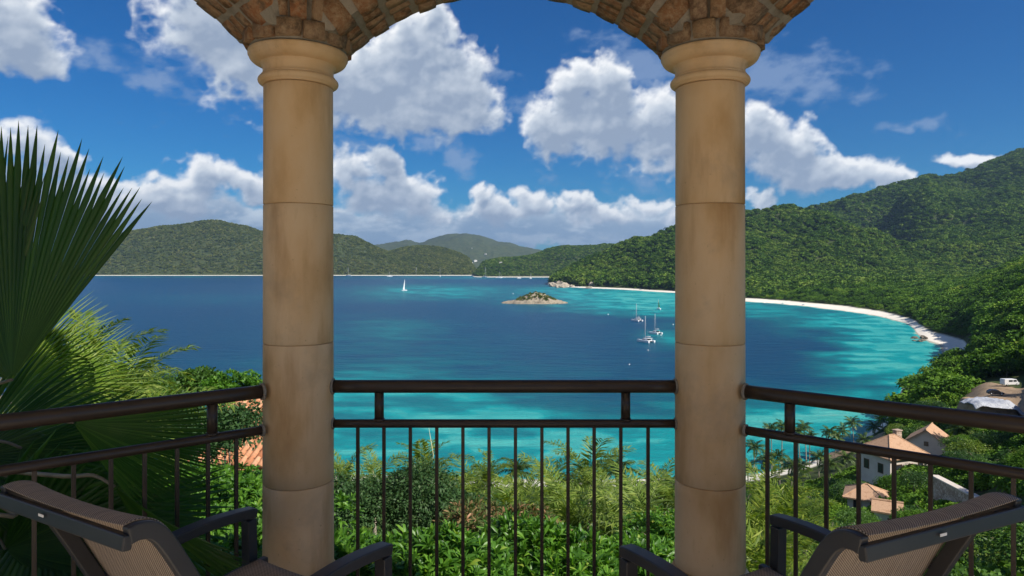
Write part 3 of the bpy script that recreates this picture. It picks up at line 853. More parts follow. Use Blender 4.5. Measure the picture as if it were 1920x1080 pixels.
RS = [side_s(p, AR, DR) for p in (1439, 1492, 1549.5, 1610, 1676.5, 1745, 1821, 1900.5)]; RS += [RS[-1] + .137 * k for k in range(1, 5)]
railing(AL, (AL[0] + DL.x * 1.9, AL[1] + DL.y * 1.9), [side_s(398, AL, DL), 1.6], LS, 'railing running from the left column toward the left chair')
railing(AR, (AR[0] + DR.x * 1.9, AR[1] + DR.y * 1.9), [side_s(1481, AR, DR), 1.6], RS, 'railing running from the right column behind the right chair')

# ------------------------------------------------------------------ patio chairs
def sling_mat():
    m, q, b = mat('woven_sling', (.2, .15, .1), .8, .2)
    uv = q.n('ShaderNodeUVMap').outputs[0]
    sp = q.n('ShaderNodeSeparateXYZ'); q.l(uv, sp.inputs[0])
    def wv(s, f): return q.m('SINE', q.m('MULTIPLY', s, f))
    n = q.noise(uv, 60, 4, .6)
    a = wv(q.m('ADD', sp.outputs[0], q.m('MULTIPLY', n, .0015)), 2 * math.pi * 120); c_ = wv(sp.outputs[1], 2 * math.pi * 130)
    pr = q.m('MULTIPLY', a, c_)
    streak = q.noise(q.vm('MULTIPLY', uv, (140, 7, 1)), 1.0, 3, .6)
    f = q.m('ADD', q.m('MULTIPLY', pr, .42), q.m('ADD', q.m('MULTIPLY', streak, .5), .25))
    col_ = q.ramp(f, [(0.15, (.055, .042, .033)), (0.5, (.25, .195, .150)), (0.9, (.56, .46, .37))])
    q.l(col_, b.inputs['Base Color'])
    bump(q, b, pr, .5, .0012)
    return m
SLING_M = sling_mat()
WHITE_M = mottled('white_paint', (.74, .74, .72), (.82, .82, .80), 3, .5, .4, 0)
def smooth_path(pts, n=5):
    out = []
    P_ = [Vector(p) for p in pts]; P_ = [P_[0] * 2 - P_[1]] + P_ + [P_[-1] * 2 - P_[-2]]
    for i in range(1, len(P_) - 2):
        for k in range(n):
            t = k / n
            a, b, c, d = P_[i - 1:i + 3]
            out.append(.5 * ((2 * b) + (c - a) * t + (2 * a - 5 * b + 4 * c - d) * t * t + (3 * b - a - 3 * c + d) * t ** 3))
    out.append(P_[-2])
    return out
def make_chair(loc, rz, label):
    root = empty('patio_chair', loc, rz, label, 'chair', 'sling patio chairs facing the sea')
    HX = .315
    side = [(.30, .405), (.10, .40), (-.10, .372), (-.21, .375), (-.295, .43), (-.355, .54), (-.415, .65), (-.468, .75), (-.515, .835), (-.552, .900), (-.580, .942), (-.608, .966), (-.640, .974), (-.668, .970)]
    sp = smooth_path([(0, y, z) for y, z in side], 5)
    for sx in (-1, 1):
        b = MB(); b.sweep([p + Vector((sx * HX, 0, 0)) for p in sp], (1, 0, 0), .030, .046); b.build('side_frame', FRAME_M, root, bevel=.006)
    # sling: back and seat, riding on the frames
    def sling(name, i0, i1, lift):
        pts = sp[i0:i1]
        b = MB(); uvl = b.bm.loops.layers.uv.new('UVMap')
        nx = 14; rows = []; acc = 0; vs = []
        for i, p in enumerate(pts):
            if i: acc += (pts[i] - pts[i - 1]).length
            t = (pts[min(i + 1, len(pts) - 1)] - pts[max(i - 1, 0)]).normalized(); nn = t.cross(Vector((1, 0, 0))).normalized()
            if name == 'seat_sling' and nn.z < 0: nn = -nn
            row = []
            for k in range(nx + 1):
                x = -HX + .008 + (2 * HX - .016) * k / nx
                sag = .012 * (1 - (2 * k / nx - 1) ** 2)
                row.append((b.bm.verts.new(p + Vector((x, 0, 0)) + nn * (lift - sag)), (x, acc)))
            rows.append(row)
        for r0, r1 in zip(rows, rows[1:]):
            for k in range(nx):
                q4 = (r0[k], r0[k + 1], r1[k + 1], r1[k])
                f = b.bm.faces.new([v for v, _ in q4])
                for lp, (_, uv) in zip(f.loops, q4): lp[uvl].uv = uv
        o = b.build(name, SLING_M, root, True)
        md = o.modifiers.new('solid', 'SOLIDIFY'); md.thickness = .003; md.offset = 0
        return o
    n = len(sp)
    sling('back_sling', 19, n, .0265)
    sling('seat_sling', 1, 17, .026)
    b = MB(); b.sweep([(-HX - .014, -.672, .955), (HX + .014, -.672, .955)], (0, .15, .98), .040, .026); o = b.build('top_bar', FRAME_M, root, bevel=.005)
    b = MB(); b.sweep([(-HX, .25, .375), (HX, .25, .375)], (0, 1, 0), .03, .03); b.build('seat_bar', FRAME_M, root, bevel=.004)
    b = MB(); b.sweep([(-HX, -.20, .34), (HX, -.20, .34)], (0, 1, 0), .03, .03); b.build('seat_bar', FRAME_M, root, bevel=.004)
    b = MB(); b.box((-.05, -.6910, .962), (.026, .0015, .007)); b.build('care_tag', WHITE_M, root)
    for sx in (-1, 1):
        X = sx * (HX + .050)
        arm = smooth_path([(X, -.41, .535), (X, -.28, .585), (X, -.12, .618), (X, .05, .630), (X, .20, .622), (X, .275, .612)], 4)
        b = MB(); b.sweep(arm, (1, 0, 0), .058, .040); b.build('armrest', FRAME_M, root, bevel=.006)
        b = MB(); b.sweep([(X, .253, .59), (X, .258, .35), (X, .270, 0.0)], (1, 0, 0), .050, .044); b.build('front_leg', FRAME_M, root, bevel=.005)
        b = MB(); b.sweep([(X, -.12, .36), (X, -.24, .2), (X, -.40, 0.0)], (1, 0, 0), .034, .042); b.build('rear_leg', FRAME_M, root, bevel=.005)
        b = MB()
        b.sweep([(sx * HX, -.372, .56), (X, -.372, .56)], (0, 0, 1), .03, .03)
        b.sweep([(sx * HX, .25, .375), (X, .25, .375)], (0, 0, 1), .028, .028)
        b.build('arm_bracket', FRAME_M, root)
    return root
make_chair((-.913, 2.46, 0), math.radians(-30), 'left chair, its brown sling back and dark arms in front of the left column')
make_chair((.862, 2.40, 0), math.radians(24.9), 'right chair, its brown sling back in front of the right railing')

# ------------------------------------------------------------------ vegetation: leaf geometry from numpy
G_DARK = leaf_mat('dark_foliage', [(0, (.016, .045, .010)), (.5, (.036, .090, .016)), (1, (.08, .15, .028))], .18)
G_MID = leaf_mat('mid_foliage', [(0, (.026, .070, .012)), (.5, (.065, .145, .022)), (.85, (.12, .22, .035)), (1, (.22, .29, .06))], .25)
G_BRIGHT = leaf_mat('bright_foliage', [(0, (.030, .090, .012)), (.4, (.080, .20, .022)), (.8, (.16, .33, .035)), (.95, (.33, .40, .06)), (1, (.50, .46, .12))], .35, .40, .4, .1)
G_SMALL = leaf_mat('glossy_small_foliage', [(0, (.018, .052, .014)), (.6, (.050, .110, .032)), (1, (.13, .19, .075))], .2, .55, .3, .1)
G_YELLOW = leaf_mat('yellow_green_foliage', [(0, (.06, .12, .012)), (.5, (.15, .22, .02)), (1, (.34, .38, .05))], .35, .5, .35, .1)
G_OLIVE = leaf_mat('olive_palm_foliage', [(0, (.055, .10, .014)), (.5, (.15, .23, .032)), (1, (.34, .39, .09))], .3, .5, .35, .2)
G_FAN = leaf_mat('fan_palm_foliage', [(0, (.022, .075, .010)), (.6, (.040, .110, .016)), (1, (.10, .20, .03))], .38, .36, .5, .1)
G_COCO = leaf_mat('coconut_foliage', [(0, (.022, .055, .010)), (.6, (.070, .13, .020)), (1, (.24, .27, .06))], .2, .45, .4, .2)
G_DRY = leaf_mat('dry_foliage', [(0, (.04, .09, .02)), (.5, (.10, .14, .04)), (.68, (.26, .17, .08)), (.85, (.44, .22, .12)), (1, (.60, .40, .26))], .25, .6, .2, .1)
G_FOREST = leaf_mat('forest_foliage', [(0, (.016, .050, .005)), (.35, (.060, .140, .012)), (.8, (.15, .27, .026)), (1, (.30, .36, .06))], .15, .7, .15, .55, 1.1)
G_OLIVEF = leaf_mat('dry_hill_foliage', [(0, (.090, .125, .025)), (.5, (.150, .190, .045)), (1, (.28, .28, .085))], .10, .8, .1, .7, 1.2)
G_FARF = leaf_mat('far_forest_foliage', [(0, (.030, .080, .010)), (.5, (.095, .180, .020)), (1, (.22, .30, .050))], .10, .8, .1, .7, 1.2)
BARK = mottled('grey_bark', (.12, .09, .065), (.26, .21, .16), 6, .9, .1, .6, 40, None, 5, .01)
PALE_BARK = mottled('pale_palm_bark', (.26, .22, .17), (.42, .37, .29), 5, .85, .15, .4, 30, None, 5, .01)
STALK = mottled('leaf_stalk', (.13, .11, .065), (.24, .20, .13), 6, .55, .4, .1, 60)
STALK_G = mottled('green_leaf_stalk', (.10, .15, .03), (.20, .25, .06), 6, .5, .4, .1, 60)

def frame_from(dirs, rng, roll=None):
    """orthonormal frames (n,3,3) rows: side, forward(dir), normal"""
    d = dirs / np.linalg.norm(dirs, axis=1, keepdims=True)
    r = rng.normal(size=d.shape)
    s = np.cross(d, r); s /= np.linalg.norm(s, axis=1, keepdims=True)
    n = np.cross(s, d)
    return s, d, n
def leaf_mesh(name, pos, dirs, nrm, L, Wd, rnd, m, parent=None, rich=False, droop=0.25):
    """pos (n,3) leaf bases; dirs (n,3); nrm (n,3) upper side; L, Wd arrays"""
    n = len(pos)
    d = dirs / np.linalg.norm(dirs, axis=1, keepdims=True)
    s = np.cross(d, nrm); s /= np.maximum(np.linalg.norm(s, axis=1, keepdims=True), 1e-6)
    u = np.cross(s, d)
    L = np.broadcast_to(L, n)[:, None]; Wd = np.broadcast_to(Wd, n)[:, None]
    down = np.array([0, 0, -1.0])
    if not rich:
        V = np.stack([pos, pos + d * L * .45 + s * Wd * .5 + u * Wd * .12, pos + d * L + down * L * droop, pos + d * L * .45 - s * Wd * .5 + u * Wd * .12], 1)
        k = 4
        F = np.array([[0, 1, 2, 3]])
        Q = (np.arange(n)[:, None, None] * k + F[None]).reshape(-1, 4)
    else:
        a = pos; b = pos + d * L * .40 + down * L * droop * .15; c = pos + d * L * .78 + down * L * droop * .55; e = pos + d * L + down * L * droop
        V = np.stack([a, b + s * Wd * .5 + u * Wd * .16, b, b - s * Wd * .5 + u * Wd * .16, c + s * Wd * .36 + u * Wd * .1, c, c - s * Wd * .36 + u * Wd * .1, e], 1)
        k = 8
        F = np.array([[0, 2, 1, 1], [0, 3, 2, 2], [1, 2, 5, 4], [2, 3, 6, 5], [4, 5, 7, 7], [5, 6, 7, 7]])
        F = np.array([[0, 2, 1], [0, 3, 2], [1, 2, 5], [1, 5, 4], [2, 3, 6], [2, 6, 5], [4, 5, 7], [5, 6, 7]])
        Q = (np.arange(n)[:, None, None] * k + F[None]).reshape(-1, 3)
    o = mesh_np(name, V.reshape(-1, 3), Q, m, parent, smooth=False)
    at = o.data.attributes.new('rnd', 'FLOAT', 'POINT')
    at.data.foreach_set('value', np.repeat(rnd, k).astype(np.float32))
    return o

def lumps(rng, n, R, flat=.75):
    """overlapping lobes that give a crown its uneven outline"""
    c = rng.normal(size=(n, 3)); c /= np.linalg.norm(c, axis=1, keepdims=True)
    c[:, 2] = np.abs(c[:, 2]) * .8 - .15
    c *= rng.uniform(.35, .75, (n, 1)) * R
    c[:, 2] *= flat
    r = rng.uniform(.32, .55, n) * R
    return c, r
def crown_points(rng, n, R, nl=9, flat=.75, shell=.35):
    c, r = lumps(rng, nl, R, flat)
    w = r ** 2; k = rng.choice(nl, n, p=w / w.sum())
    v = rng.normal(size=(n, 3)); v /= np.linalg.norm(v, axis=1, keepdims=True)
    v[:, 2] = np.where(v[:, 2] < -.35, -v[:, 2], v[:, 2])
    rad = r[k] * (1 - shell * rng.random(n) ** 2)
    p = c[k] + v * rad[:, None] * np.array([1, 1, .85])
    return p, v
def crown_mesh(name, seed, n, R, leaf, m, parent=None, nl=9, flat=.75, rich=False, wf=.45, tone=.25):
    rng = np.random.default_rng(seed)
    p, v = crown_points(rng, n, R, nl, flat)
    d = v + rng.normal(size=v.shape) * .75 + np.array([0, 0, -.1])
    nr = v * .6 + np.array([0, 0, 1.0]) + rng.normal(size=v.shape) * .35
    L = leaf * rng.uniform(.6, 1.3, n)
    rnd = np.clip(rng.beta(2, 2.5, n) * .85 + .15 * rng.random(), 0, 1)
    return leaf_mesh(name, p, d, nr, L, L * wf, rnd, m, parent, rich)
def whorl_mesh(name, seed, ntip, per, R, leaf, m, parent=None, nl=8, flat=.8, wf=.21, tips=None):
    """branch tips on the crown, each with a whorl of long leaves"""
    rng = np.random.default_rng(seed)
    p, v = crown_points(rng, ntip, R, nl, flat, .5)
    ax = v * .7 + np.array([0, 0, .9]) + rng.normal(size=v.shape) * .25
    ax /= np.linalg.norm(ax, axis=1, keepdims=True)
    P0 = np.repeat(p, per, 0); A = np.repeat(ax, per, 0); n = len(P0)
    s = np.cross(A, rng.normal(size=A.shape)); s /= np.linalg.norm(s, axis=1, keepdims=True)
    tilt = rng.uniform(.15, 1.35, n)[:, None]
    d = A * np.cos(tilt) + s * np.sin(tilt)
    nr = A + rng.normal(size=A.shape) * .15
    P0 = P0 - A * rng.uniform(0, .08, (n, 1)) * R * .5
    L = leaf * rng.uniform(.65, 1.2, n)
    tip = np.repeat(rng.random(ntip), per)
    rnd = np.clip(.65 * rng.random(n) ** 1.4 + .35 * tip, 0, 1)
    return leaf_mesh(name, P0, d, nr, L, L * wf, rnd, m, parent, True, .3)

def trunk_mesh(name, h, r, m, parent, seed=0, bend=.1, limbs=4, R=2.0, z0=-.6):
    rng = random.Random(seed)
    b = MB()
    bx, by = rng.uniform(-bend, bend) * h, rng.uniform(-bend, bend) * h
    pts = [(bx * (t ** 2), by * (t ** 2), z0 + (h - z0) * t) for t in (0, .25, .5, .75, 1)]
    b.tube(pts, [r * 1.25, r, r * .85, r * .7, r * .5], 7)
    for k in range(limbs):
        a = 2 * math.pi * (k + rng.random() * .6) / max(limbs, 1); e = rng.uniform(.5, .85)
        s = Vector(pts[2 + (k % 3)])
        tip = s + Vector((math.cos(a) * R * e, math.sin(a) * R * e, R * rng.uniform(.25, .7)))
        mid = (s + tip) / 2 + Vector((0, 0, R * .12))
        b.tube([s, mid, tip], [r * .45, r * .3, r * .12], 5)
    return b.build(name, m, parent, True)

# ---- broadleaf trees: five crowns, shared by every tree
TREE_PROTO = []
CROWN_ME, TRUNK_ME = [], []
_tmp = bpy.data.collections.new('_')
for k, (mt, n) in enumerate([(G_MID, 2600), (G_DARK, 2600), (G_FOREST, 2600), (G_MID, 2400), (G_FOREST, 2400), (G_OLIVE, 2200)]):
    o = crown_mesh('crown', 100 + k, n, 1.0, .085, mt, None, 11, .8, False, .6)
    CROWN_ME.append(o.data); bpy.data.objects.remove(o)
    o = trunk_mesh('trunk', .55, .035, BARK, None, 200 + k, .15, 5, .6, -1.2)
    TRUNK_ME.append(o.data); bpy.data.objects.remove(o)
def tree_at(x, y, R, h, k, rng, label, group, name='broadleaf_tree'):
    """crown radius R, crown centre h above the ground"""
    z = gz(x, y)
    root = empty(name, (x, y, z), rng.uniform(0, 6.28), label, 'tree', group)
    c = inst('crown', CROWN_ME[k], root, (0, 0, h), (0, 0, 0), (R, R, R * rng.uniform(.75, 1.0)))
    t = inst('trunk', TRUNK_ME[k], root, (0, 0, h - .3 * R), (0, 0, 0), (R, R, max(R, h * .8)))
    return root

# ---- feather palms
def frond_mesh(name, L, nleaf, leaflet, m, arch=.55, wl=.035, twist=.0, seed=0, droop=.5, rise=.6, plume=0.0):
    """frond along +X from the origin, arching up then down; returns mesh"""
    rng = np.random.default_rng(seed)
    t = np.linspace(0.14, 1, nleaf)
    ang = rise - (rise + arch) * np.linspace(0, 1, 60) ** 1.2
    xs = np.concatenate([[0], np.cumsum(np.cos(ang)) / 60 * L]); zs = np.concatenate([[0], np.cumsum(np.sin(ang)) / 60 * L])
    tt = np.linspace(0, 1, 61)
    cx = np.interp(t, tt, xs); cz = np.interp(t, tt, zs); ca = np.interp(t, np.linspace(0, 1, 60), ang)
    tang = np.stack([np.cos(ca), 0 * ca, np.sin(ca)], 1); up = np.stack([-np.sin(ca), 0 * ca, np.cos(ca)], 1)
    pos, dr, nr, LL = [], [], [], []
    for sgn in (-1, 1):
        side = np.array([0, sgn, 0.0])
        d = tang * rng.uniform(.45, .75, (nleaf, 1)) + side[None] * 1.0 + up * rng.uniform(-.25 + plume, .35 + plume, (nleaf, 1)) + rng.normal(size=(nleaf, 3)) * (.08 + plume * .5)
        pos.append(np.stack([cx, 0 * cx, cz], 1)); dr.append(d); nr.append(up + rng.normal(size=(nleaf, 3)) * .2)
        LL.append(leaflet * (np.sin(np.clip(t, 0, 1) * math.pi * .86 + .28) ** .6) * rng.uniform(.85, 1.1, nleaf))
    pos, dr, nr, LL = map(np.concatenate, (pos, dr, nr, LL))
    n = len(pos)
    rnd = np.clip(rng.random(n) * .8 + .1, 0, 1)
    o = leaf_mesh(name, pos, dr, nr, LL, wl, rnd, m, None, False, droop)
    # the midrib
    me = o.data
    b = bmesh.new(); b.from_mesh(me)
    mb = MB(); mb.bm.free(); mb.bm = b
    mb.tube([(xs[i], 0, zs[i]) for i in (0, 10, 20, 30, 40, 50, 60)], [.018 * L / 2, .014 * L / 2, .011 * L / 2, .008 * L / 2, .006 * L / 2, .004 * L / 2, .002 * L / 2], 4, False)
    b.to_mesh(me); b.free()
    bpy.data.objects.remove(o)
    return me
def feather_palm(loc, h, frs, n, label, group, name, rng, trunk_r=.12, bark=PALE_BARK, lean=.04, el=(-.3, 1.2), sc=1.0, cat='palm', fruits=False, spear=0):
    x, y, z = loc
    root = empty(name, (x, y, z), rng.uniform(0, 6.28), label, cat, group)
    b = MB(); bx = rng.uniform(-lean, lean) * h; by = rng.uniform(-lean, lean) * h
    b.tube([(bx * t * t, by * t * t, -.5 + (h + .5) * t) for t in (0, .2, .4, .6, .8, 1)], [trunk_r * 1.3, trunk_r * 1.05, trunk_r, trunk_r * .92, trunk_r * .86, trunk_r * .8], 8)
    b.build('trunk', bark, root, True)
    ga = rng.uniform(0, 6)
    for k in range(n):
        u = (k + .5) / n
        e = el[1] + (el[0] - el[1]) * u ** .9 + rng.uniform(-.1, .1)
        a = ga + k * 2.39996
        M = Matrix.Rotation(a, 4, 'Z') @ Matrix.Rotation(-e, 4, 'Y') @ Matrix.Rotation(rng.uniform(-.4, .4), 4, 'X')
        o = inst('frond', frs[k % len(frs)], root)
        s_ = sc * rng.uniform(.88, 1.08)
        o.matrix_local = Matrix.Translation((bx, by, h)) @ M @ Matrix.Scale(s_, 4)
    if fruits:
        for k in range(5):
            a = k * 1.26
            b = MB(); bmesh.ops.create_icosphere(b.bm, subdivisions=1, radius=.14)
            o = b.build('coconut', STALK_G, root, True, loc=(bx + .22 * math.cos(a), by + .22 * math.sin(a), h - .18))
    if spear:
        b = MB(); b.tube([(bx, by, h), (bx + .12 * spear, by, h + spear * .5), (bx + .25 * spear * rng.uniform(-.3, 1), by, h + spear)], [.022, .014, .003], 5)
        b.build('spear_leaf', SPEAR_M, root, True)
    return root
SPEAR_M = mottled('pale_new_leaf', (.42, .44, .22), (.60, .60, .36), 3, .5, .3, 0)

# ---- fan palm leaf
def fan_mesh(name, R, nseg, a0, a1, split=.6, m=None, cup=.25, droop=.15, seed=0, wcut=1.0, rag=.06, tipc=None):
    """a fan leaf in its own XY plane, hub at the origin; angles in radians from +X"""
    rng = np.random.default_rng(seed)
    st = np.array([0.02, .12, .28, .45, split, split + (1 - split) * .35, split + (1 - split) * .7, 1.0])
    da = (a1 - a0) / nseg
    V, Q, rn = [], [], []
    for k in range(nseg):
        am = a0 + da * (k + .5)
        edge = abs(k + .5 - nseg / 2) / (nseg / 2)
        Rk = R * (1 - .14 * edge ** 2) * rng.uniform(1 - rag, 1 + rag * .4)
        base = len(V)
        bend = rng.uniform(.6, 1.5) * droop
        r_ = rng.random()
        off = rng.normal() * da * .12
        for i, s in enumerate(st):
            rr = s * Rk
            hw = math.tan(da / 2) * rr * 1.0 if s <= split else math.tan(da / 2) * split * Rk * (1 - (s - split) / (1 - split)) ** .75 * .96
            hw = max(hw, .0004)
            zz = -bend * R * max(s - .25, 0) ** 2.1 + cup * rr * abs(math.sin(am - (a0 + a1) / 2)) ** 1.5 * .5
            pl = min(hw * .55, .010 * R / .6)
            cc = am + (off * max(0, (s - split) / (1 - split)) if s > split else 0)
            c = np.array([math.cos(cc), math.sin(cc), 0]) * rr
            t = np.array([-math.sin(cc), math.cos(cc), 0])
            V += [c - t * hw + [0, 0, zz - pl], c + [0, 0, zz + pl], c + t * hw + [0, 0, zz - pl]]
            rn += [r_ * .7, r_ * .7 + .3, r_ * .7]
        for i in range(len(st) - 1):
            b = base + i * 3
            Q += [(b, b + 1, b + 4, b + 3), (b + 1, b + 2, b + 5, b + 4)]
    o = mesh_np(name, np.array(V), np.array(Q), m, None, False)
    at = o.data.attributes.new('rnd', 'FLOAT', 'POINT'); at.data.foreach_set('value', np.array(rn, np.float32))
    return o
def fan_palm(crown, label):
    root = empty('fan_palm', (crown.x, crown.y, gz(crown.x, crown.y)), 0, label, 'palm', 'fan palms left of the terrace')
    def loc(v): return v - root.location
    c = loc(crown)
    b = MB(); b.tube([(c.x, c.y, -.4), (c.x + .03, c.y, c.z * .5), (c.x, c.y, c.z - .1)], [.17, .15, .14], 12); b.build('trunk', BARK, root, True)
    def frond(hub, aim, side, R, nseg, a0, a1, split, seed, m=G_FAN, droop=.15, cup=.25, mid=None, pr=.011, rag=.05):
        """hub: world point; aim: world direction of the middle finger; side: world direction across the leaf"""
        x = aim.normalized(); z = x.cross(side).normalized(); y = z.cross(x).normalized()
        o = fan_mesh('frond', R, nseg, math.radians(a0), math.radians(a1), split, m, cup, droop, seed, rag=rag)
        o.parent = root
        M = Matrix((x, y, z)).transposed().to_4x4(); M.translation = loc(hub)
        o.matrix_local = M
        h = loc(hub)
        md = (c + h) / 2 + Vector((0, 0, .12)) if mid is None else loc(mid)
        pts = smooth_path([c, c * .55 + md * .45 + Vector((0, 0, .05)), md, md * .4 + h * .6 + Vector((0, 0, .03)), h], 3)
        pts = [M.inverted() @ Vector(q_) for q_ in pts]
        bb = MB(); n = len(pts); bb.tube(pts, [pr * (1.35 - .75 * i / n) for i in range(n)], 8)
        bb.build('petiole', STALK, o, True)
        return o
    return frond
V3 = Vector
G_FANLIT = leaf_mat('sunlit_yellow_fan_foliage', [(0, (.07, .15, .012)), (.6, (.16, .26, .025)), (1, (.36, .40, .09))], .4, .42, .45, .1)  # lighter copy of the fan leaf, sunlit tone put into its colour
frond = fan_palm(P(-150, 905, 3.9), 'big dark fan palm with pleated leaves, nearest plant left of the left railing')
if 1:
    # tall leaf against the sky
    frond(P(22, 712, 3.3), V3((-.10, .05, 1)), V3((-1, -.25, 0)), 1.27, 56, -40, 68, .80, 1, droop=.04, cup=.14, pr=.012, rag=.09)
    frond(P(-14, 730, 3.45), V3((-.08, .02, 1)), V3((-1, .30, 0)), 1.32, 54, -26, 62, .77, 2, droop=.06, cup=.2, pr=.013, rag=.1)
    # broad leaf crossing behind the upper rail
    frond(P(137, 792, 3.15), V3((1, .30, -.18)), V3((.1, -.55, 1)), .74, 40, -62, 22, .70, 4, droop=.10, cup=.15)
    # folded leaf hanging to the lower right
    frond(P(214, 912, 2.95), V3((.60, .10, -.62)), V3((.5, -.6, .45)), .78, 30, -34, 36, .72, 5, droop=.18, cup=.5, mid=P(120, 893, 3.1), pr=.010)
    # shaded leaves filling the corner
    for i, (px, py, d, ax, az, R, s0) in enumerate([(40, 840, 3.9, .5, -.5, .8, 1), (-20, 960, 3.7, .8, -.2, .9, 2), (90, 935, 3.8, .55, -.7, .85, 3), (10, 1030, 3.6, .9, .1, .8, 4), (150, 1000, 4.2, .7, -.6, .8, 5), (30, 780, 4.3, .2, -.8, .8, 6), (-60, 860, 4.0, .9, .3, .8, 7), (120, 860, 4.4, .3, -.9, .85, 8), (200, 960, 4.6, .5, -.6, .9, 9)]):
        frond(P(px, py, d), V3((ax, .25 - .1 * (i % 3), az)), V3((-az, .5 * (-1) ** i, ax)), R, 34, -70, 70, .62, 50 + i, droop=.22, cup=.3)
    frond(P(-60, 985, 3.1), V3((-1, 0, .2)), V3((0, 1, 0)), .6, 30, -70, 70, .6, 70, mid=P(30, 965, 3.2))
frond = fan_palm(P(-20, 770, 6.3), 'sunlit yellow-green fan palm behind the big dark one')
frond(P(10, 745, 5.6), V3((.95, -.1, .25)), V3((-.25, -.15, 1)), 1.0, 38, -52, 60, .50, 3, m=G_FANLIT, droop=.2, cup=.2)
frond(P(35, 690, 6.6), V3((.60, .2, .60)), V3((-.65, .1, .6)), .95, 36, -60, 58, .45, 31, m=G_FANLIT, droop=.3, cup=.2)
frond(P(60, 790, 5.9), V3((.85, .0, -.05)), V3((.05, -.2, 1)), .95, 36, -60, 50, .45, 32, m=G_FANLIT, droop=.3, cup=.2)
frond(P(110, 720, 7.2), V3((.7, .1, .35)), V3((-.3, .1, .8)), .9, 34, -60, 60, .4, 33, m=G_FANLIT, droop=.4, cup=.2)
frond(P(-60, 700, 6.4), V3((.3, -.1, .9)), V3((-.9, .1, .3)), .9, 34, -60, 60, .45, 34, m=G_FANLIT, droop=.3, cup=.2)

# ---- shrubs near the railing
def shrub(px, ytop, d, R, kind, seed, label, group=None, flat=.85, n=None, name='shrub', leaf=None, drop=None):
    """top of the shrub seen at px, ytop at depth d"""
    top = P(px, ytop, d); g = gz(top.x, top.y)
    cz = top.z - R * .95 * flat
    root = empty(name, (top.x, top.y, g), 0, label, 'shrub', group)
    h = cz - g
    if kind == 'mango':
        o = whorl_mesh('foliage', seed, n or 820, 9, R, leaf or .155, G_BRIGHT, root, 9, flat)
    elif kind == 'dry':
        o = whorl_mesh('foliage', seed, n or 420, 8, R, leaf or .13, G_DRY, root, 8, flat, .2)
    elif kind == 'small':
        o = crown_mesh('foliage', seed, n or 9000, R, leaf or .065, G_SMALL, root, 14, flat, False, .55)
    elif kind == 'lance':
        o = whorl_mesh('foliage', seed, n or 700, 8, R, leaf or .12, G_BRIGHT, root, 11, flat, .28)
    elif kind == 'mid':
        o = crown_mesh('foliage', seed, n or 7000, R, leaf or .10, G_MID, root, 11, flat, False, .55)
    else:
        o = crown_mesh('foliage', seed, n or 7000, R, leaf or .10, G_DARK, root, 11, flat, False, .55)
    o.location = (0, 0, h)
    trunk_mesh('stems', h, .04, BARK, root, seed, .1, 5, R * .7, -.4)
    return root
GM = 'leafy shrubs growing below the railing'
for i, (px, yt, d, R, lb) in enumerate([
    (575, 985, 6.6, .85, 'bright long-leaved shrub hidden mostly behind the left column'),
    (668, 972, 6.9, .85, 'bright long-leaved shrub just right of the left column'),
    (775, 1000, 6.3, .75, 'bright long-leaved shrub behind the near armrest of the left chair'),
    (880, 992, 6.9, .78, 'bright long-leaved shrub below the dry brown bush'),
    (985, 968, 7.3, .80, 'long-leaved shrub in the middle of the railing, bright lance-shaped leaves'),
    (1085, 992, 7.0, .85, 'long-leaved shrub left of the right chair armrest'),
    (1180, 1010, 6.6, .80, 'long-leaved shrub behind the left armrest of the right chair'),
    (1265, 1020, 7.0, .8, 'long-leaved shrub partly behind the right column')]):
    shrub(px, yt, d, R, 'mango', 300 + i, lb, GM)
shrub(738, 868, 12, 1.30, 'small', 320, 'dense dark domed hedge bush with tiny leaves, right of the left column', flat=.8, n=14000)
shrub(655, 888, 13, 1.15, 'small', 321, 'smaller domed hedge bush touching the left column', flat=.8, n=9000)
shrub(835, 915, 12.5, 1.0, 'small', 322, 'low end of the domed hedge beside the dry bush', flat=.75, n=8000)
shrub(930, 925, 10.5, .95, 'dry', 330, 'dry bush with brown and pinkish leaves in the middle', n=620)
shrub(885, 955, 9.6, .65, 'dry', 331, 'small withered bush left of the big dry one', n=300)
shrub(1010, 975, 10.0, .6, 'dry', 332, 'withered reddish bush right of the big dry one', n=260)
shrub(1250, 955, 10.5, .95, 'lance', 333, 'green shrub against the left side of the right column')
shrub(1200, 985, 9.5, .8, 'lance', 334, 'green shrub left of the right column, in front of the feathery palms')
# left side
shrub(430, 842, 9.0, 1.15, 'lance', 340, 'sunlit shrub with slender leaves under the left railing, beside the column', n=1500, leaf=.13)
shrub(330, 880, 8.2, 1.1, 'lance', 341, 'sunlit shrub with slender leaves behind the armrest of the left chair', n=1400, leaf=.13)
shrub(470, 930, 7.6, .95, 'lance', 342, 'bright low shrub touching the left side of the left column', n=1200, leaf=.13)
shrub(380, 1000, 6.6, .9, 'lance', 343, 'low shrub seen through the armrest of the left chair', n=900, leaf=.14)
shrub(300, 712, 15, 1.7, 'small', 344, 'grey-green bush above the left railing, right of the fan palm', n=12000, leaf=.11)
shrub(415, 738, 13, 1.15, 'small', 345, 'thin bush in front of the terracotta roof', n=4200, leaf=.10, flat=.8)
shrub(262, 672, 20, 1.7, 'mid', 346, 'olive bush behind the yellow fan leaves', n=7000, leaf=.16)
shrub(440, 680, 24, 1.1, 'lance', 347, 'sprig of a tree rising above the left railing', n=420, leaf=.22, flat=1.0)
shrub(355, 680, 26, 1.7, 'mid', 348, 'tree top level with the left railing, below the open sea', n=5000, leaf=.2)
shrub(120, 990, 5.6, .9, 'dark', 349, 'shaded bush behind the left chair and below the fan palm', n=5000)
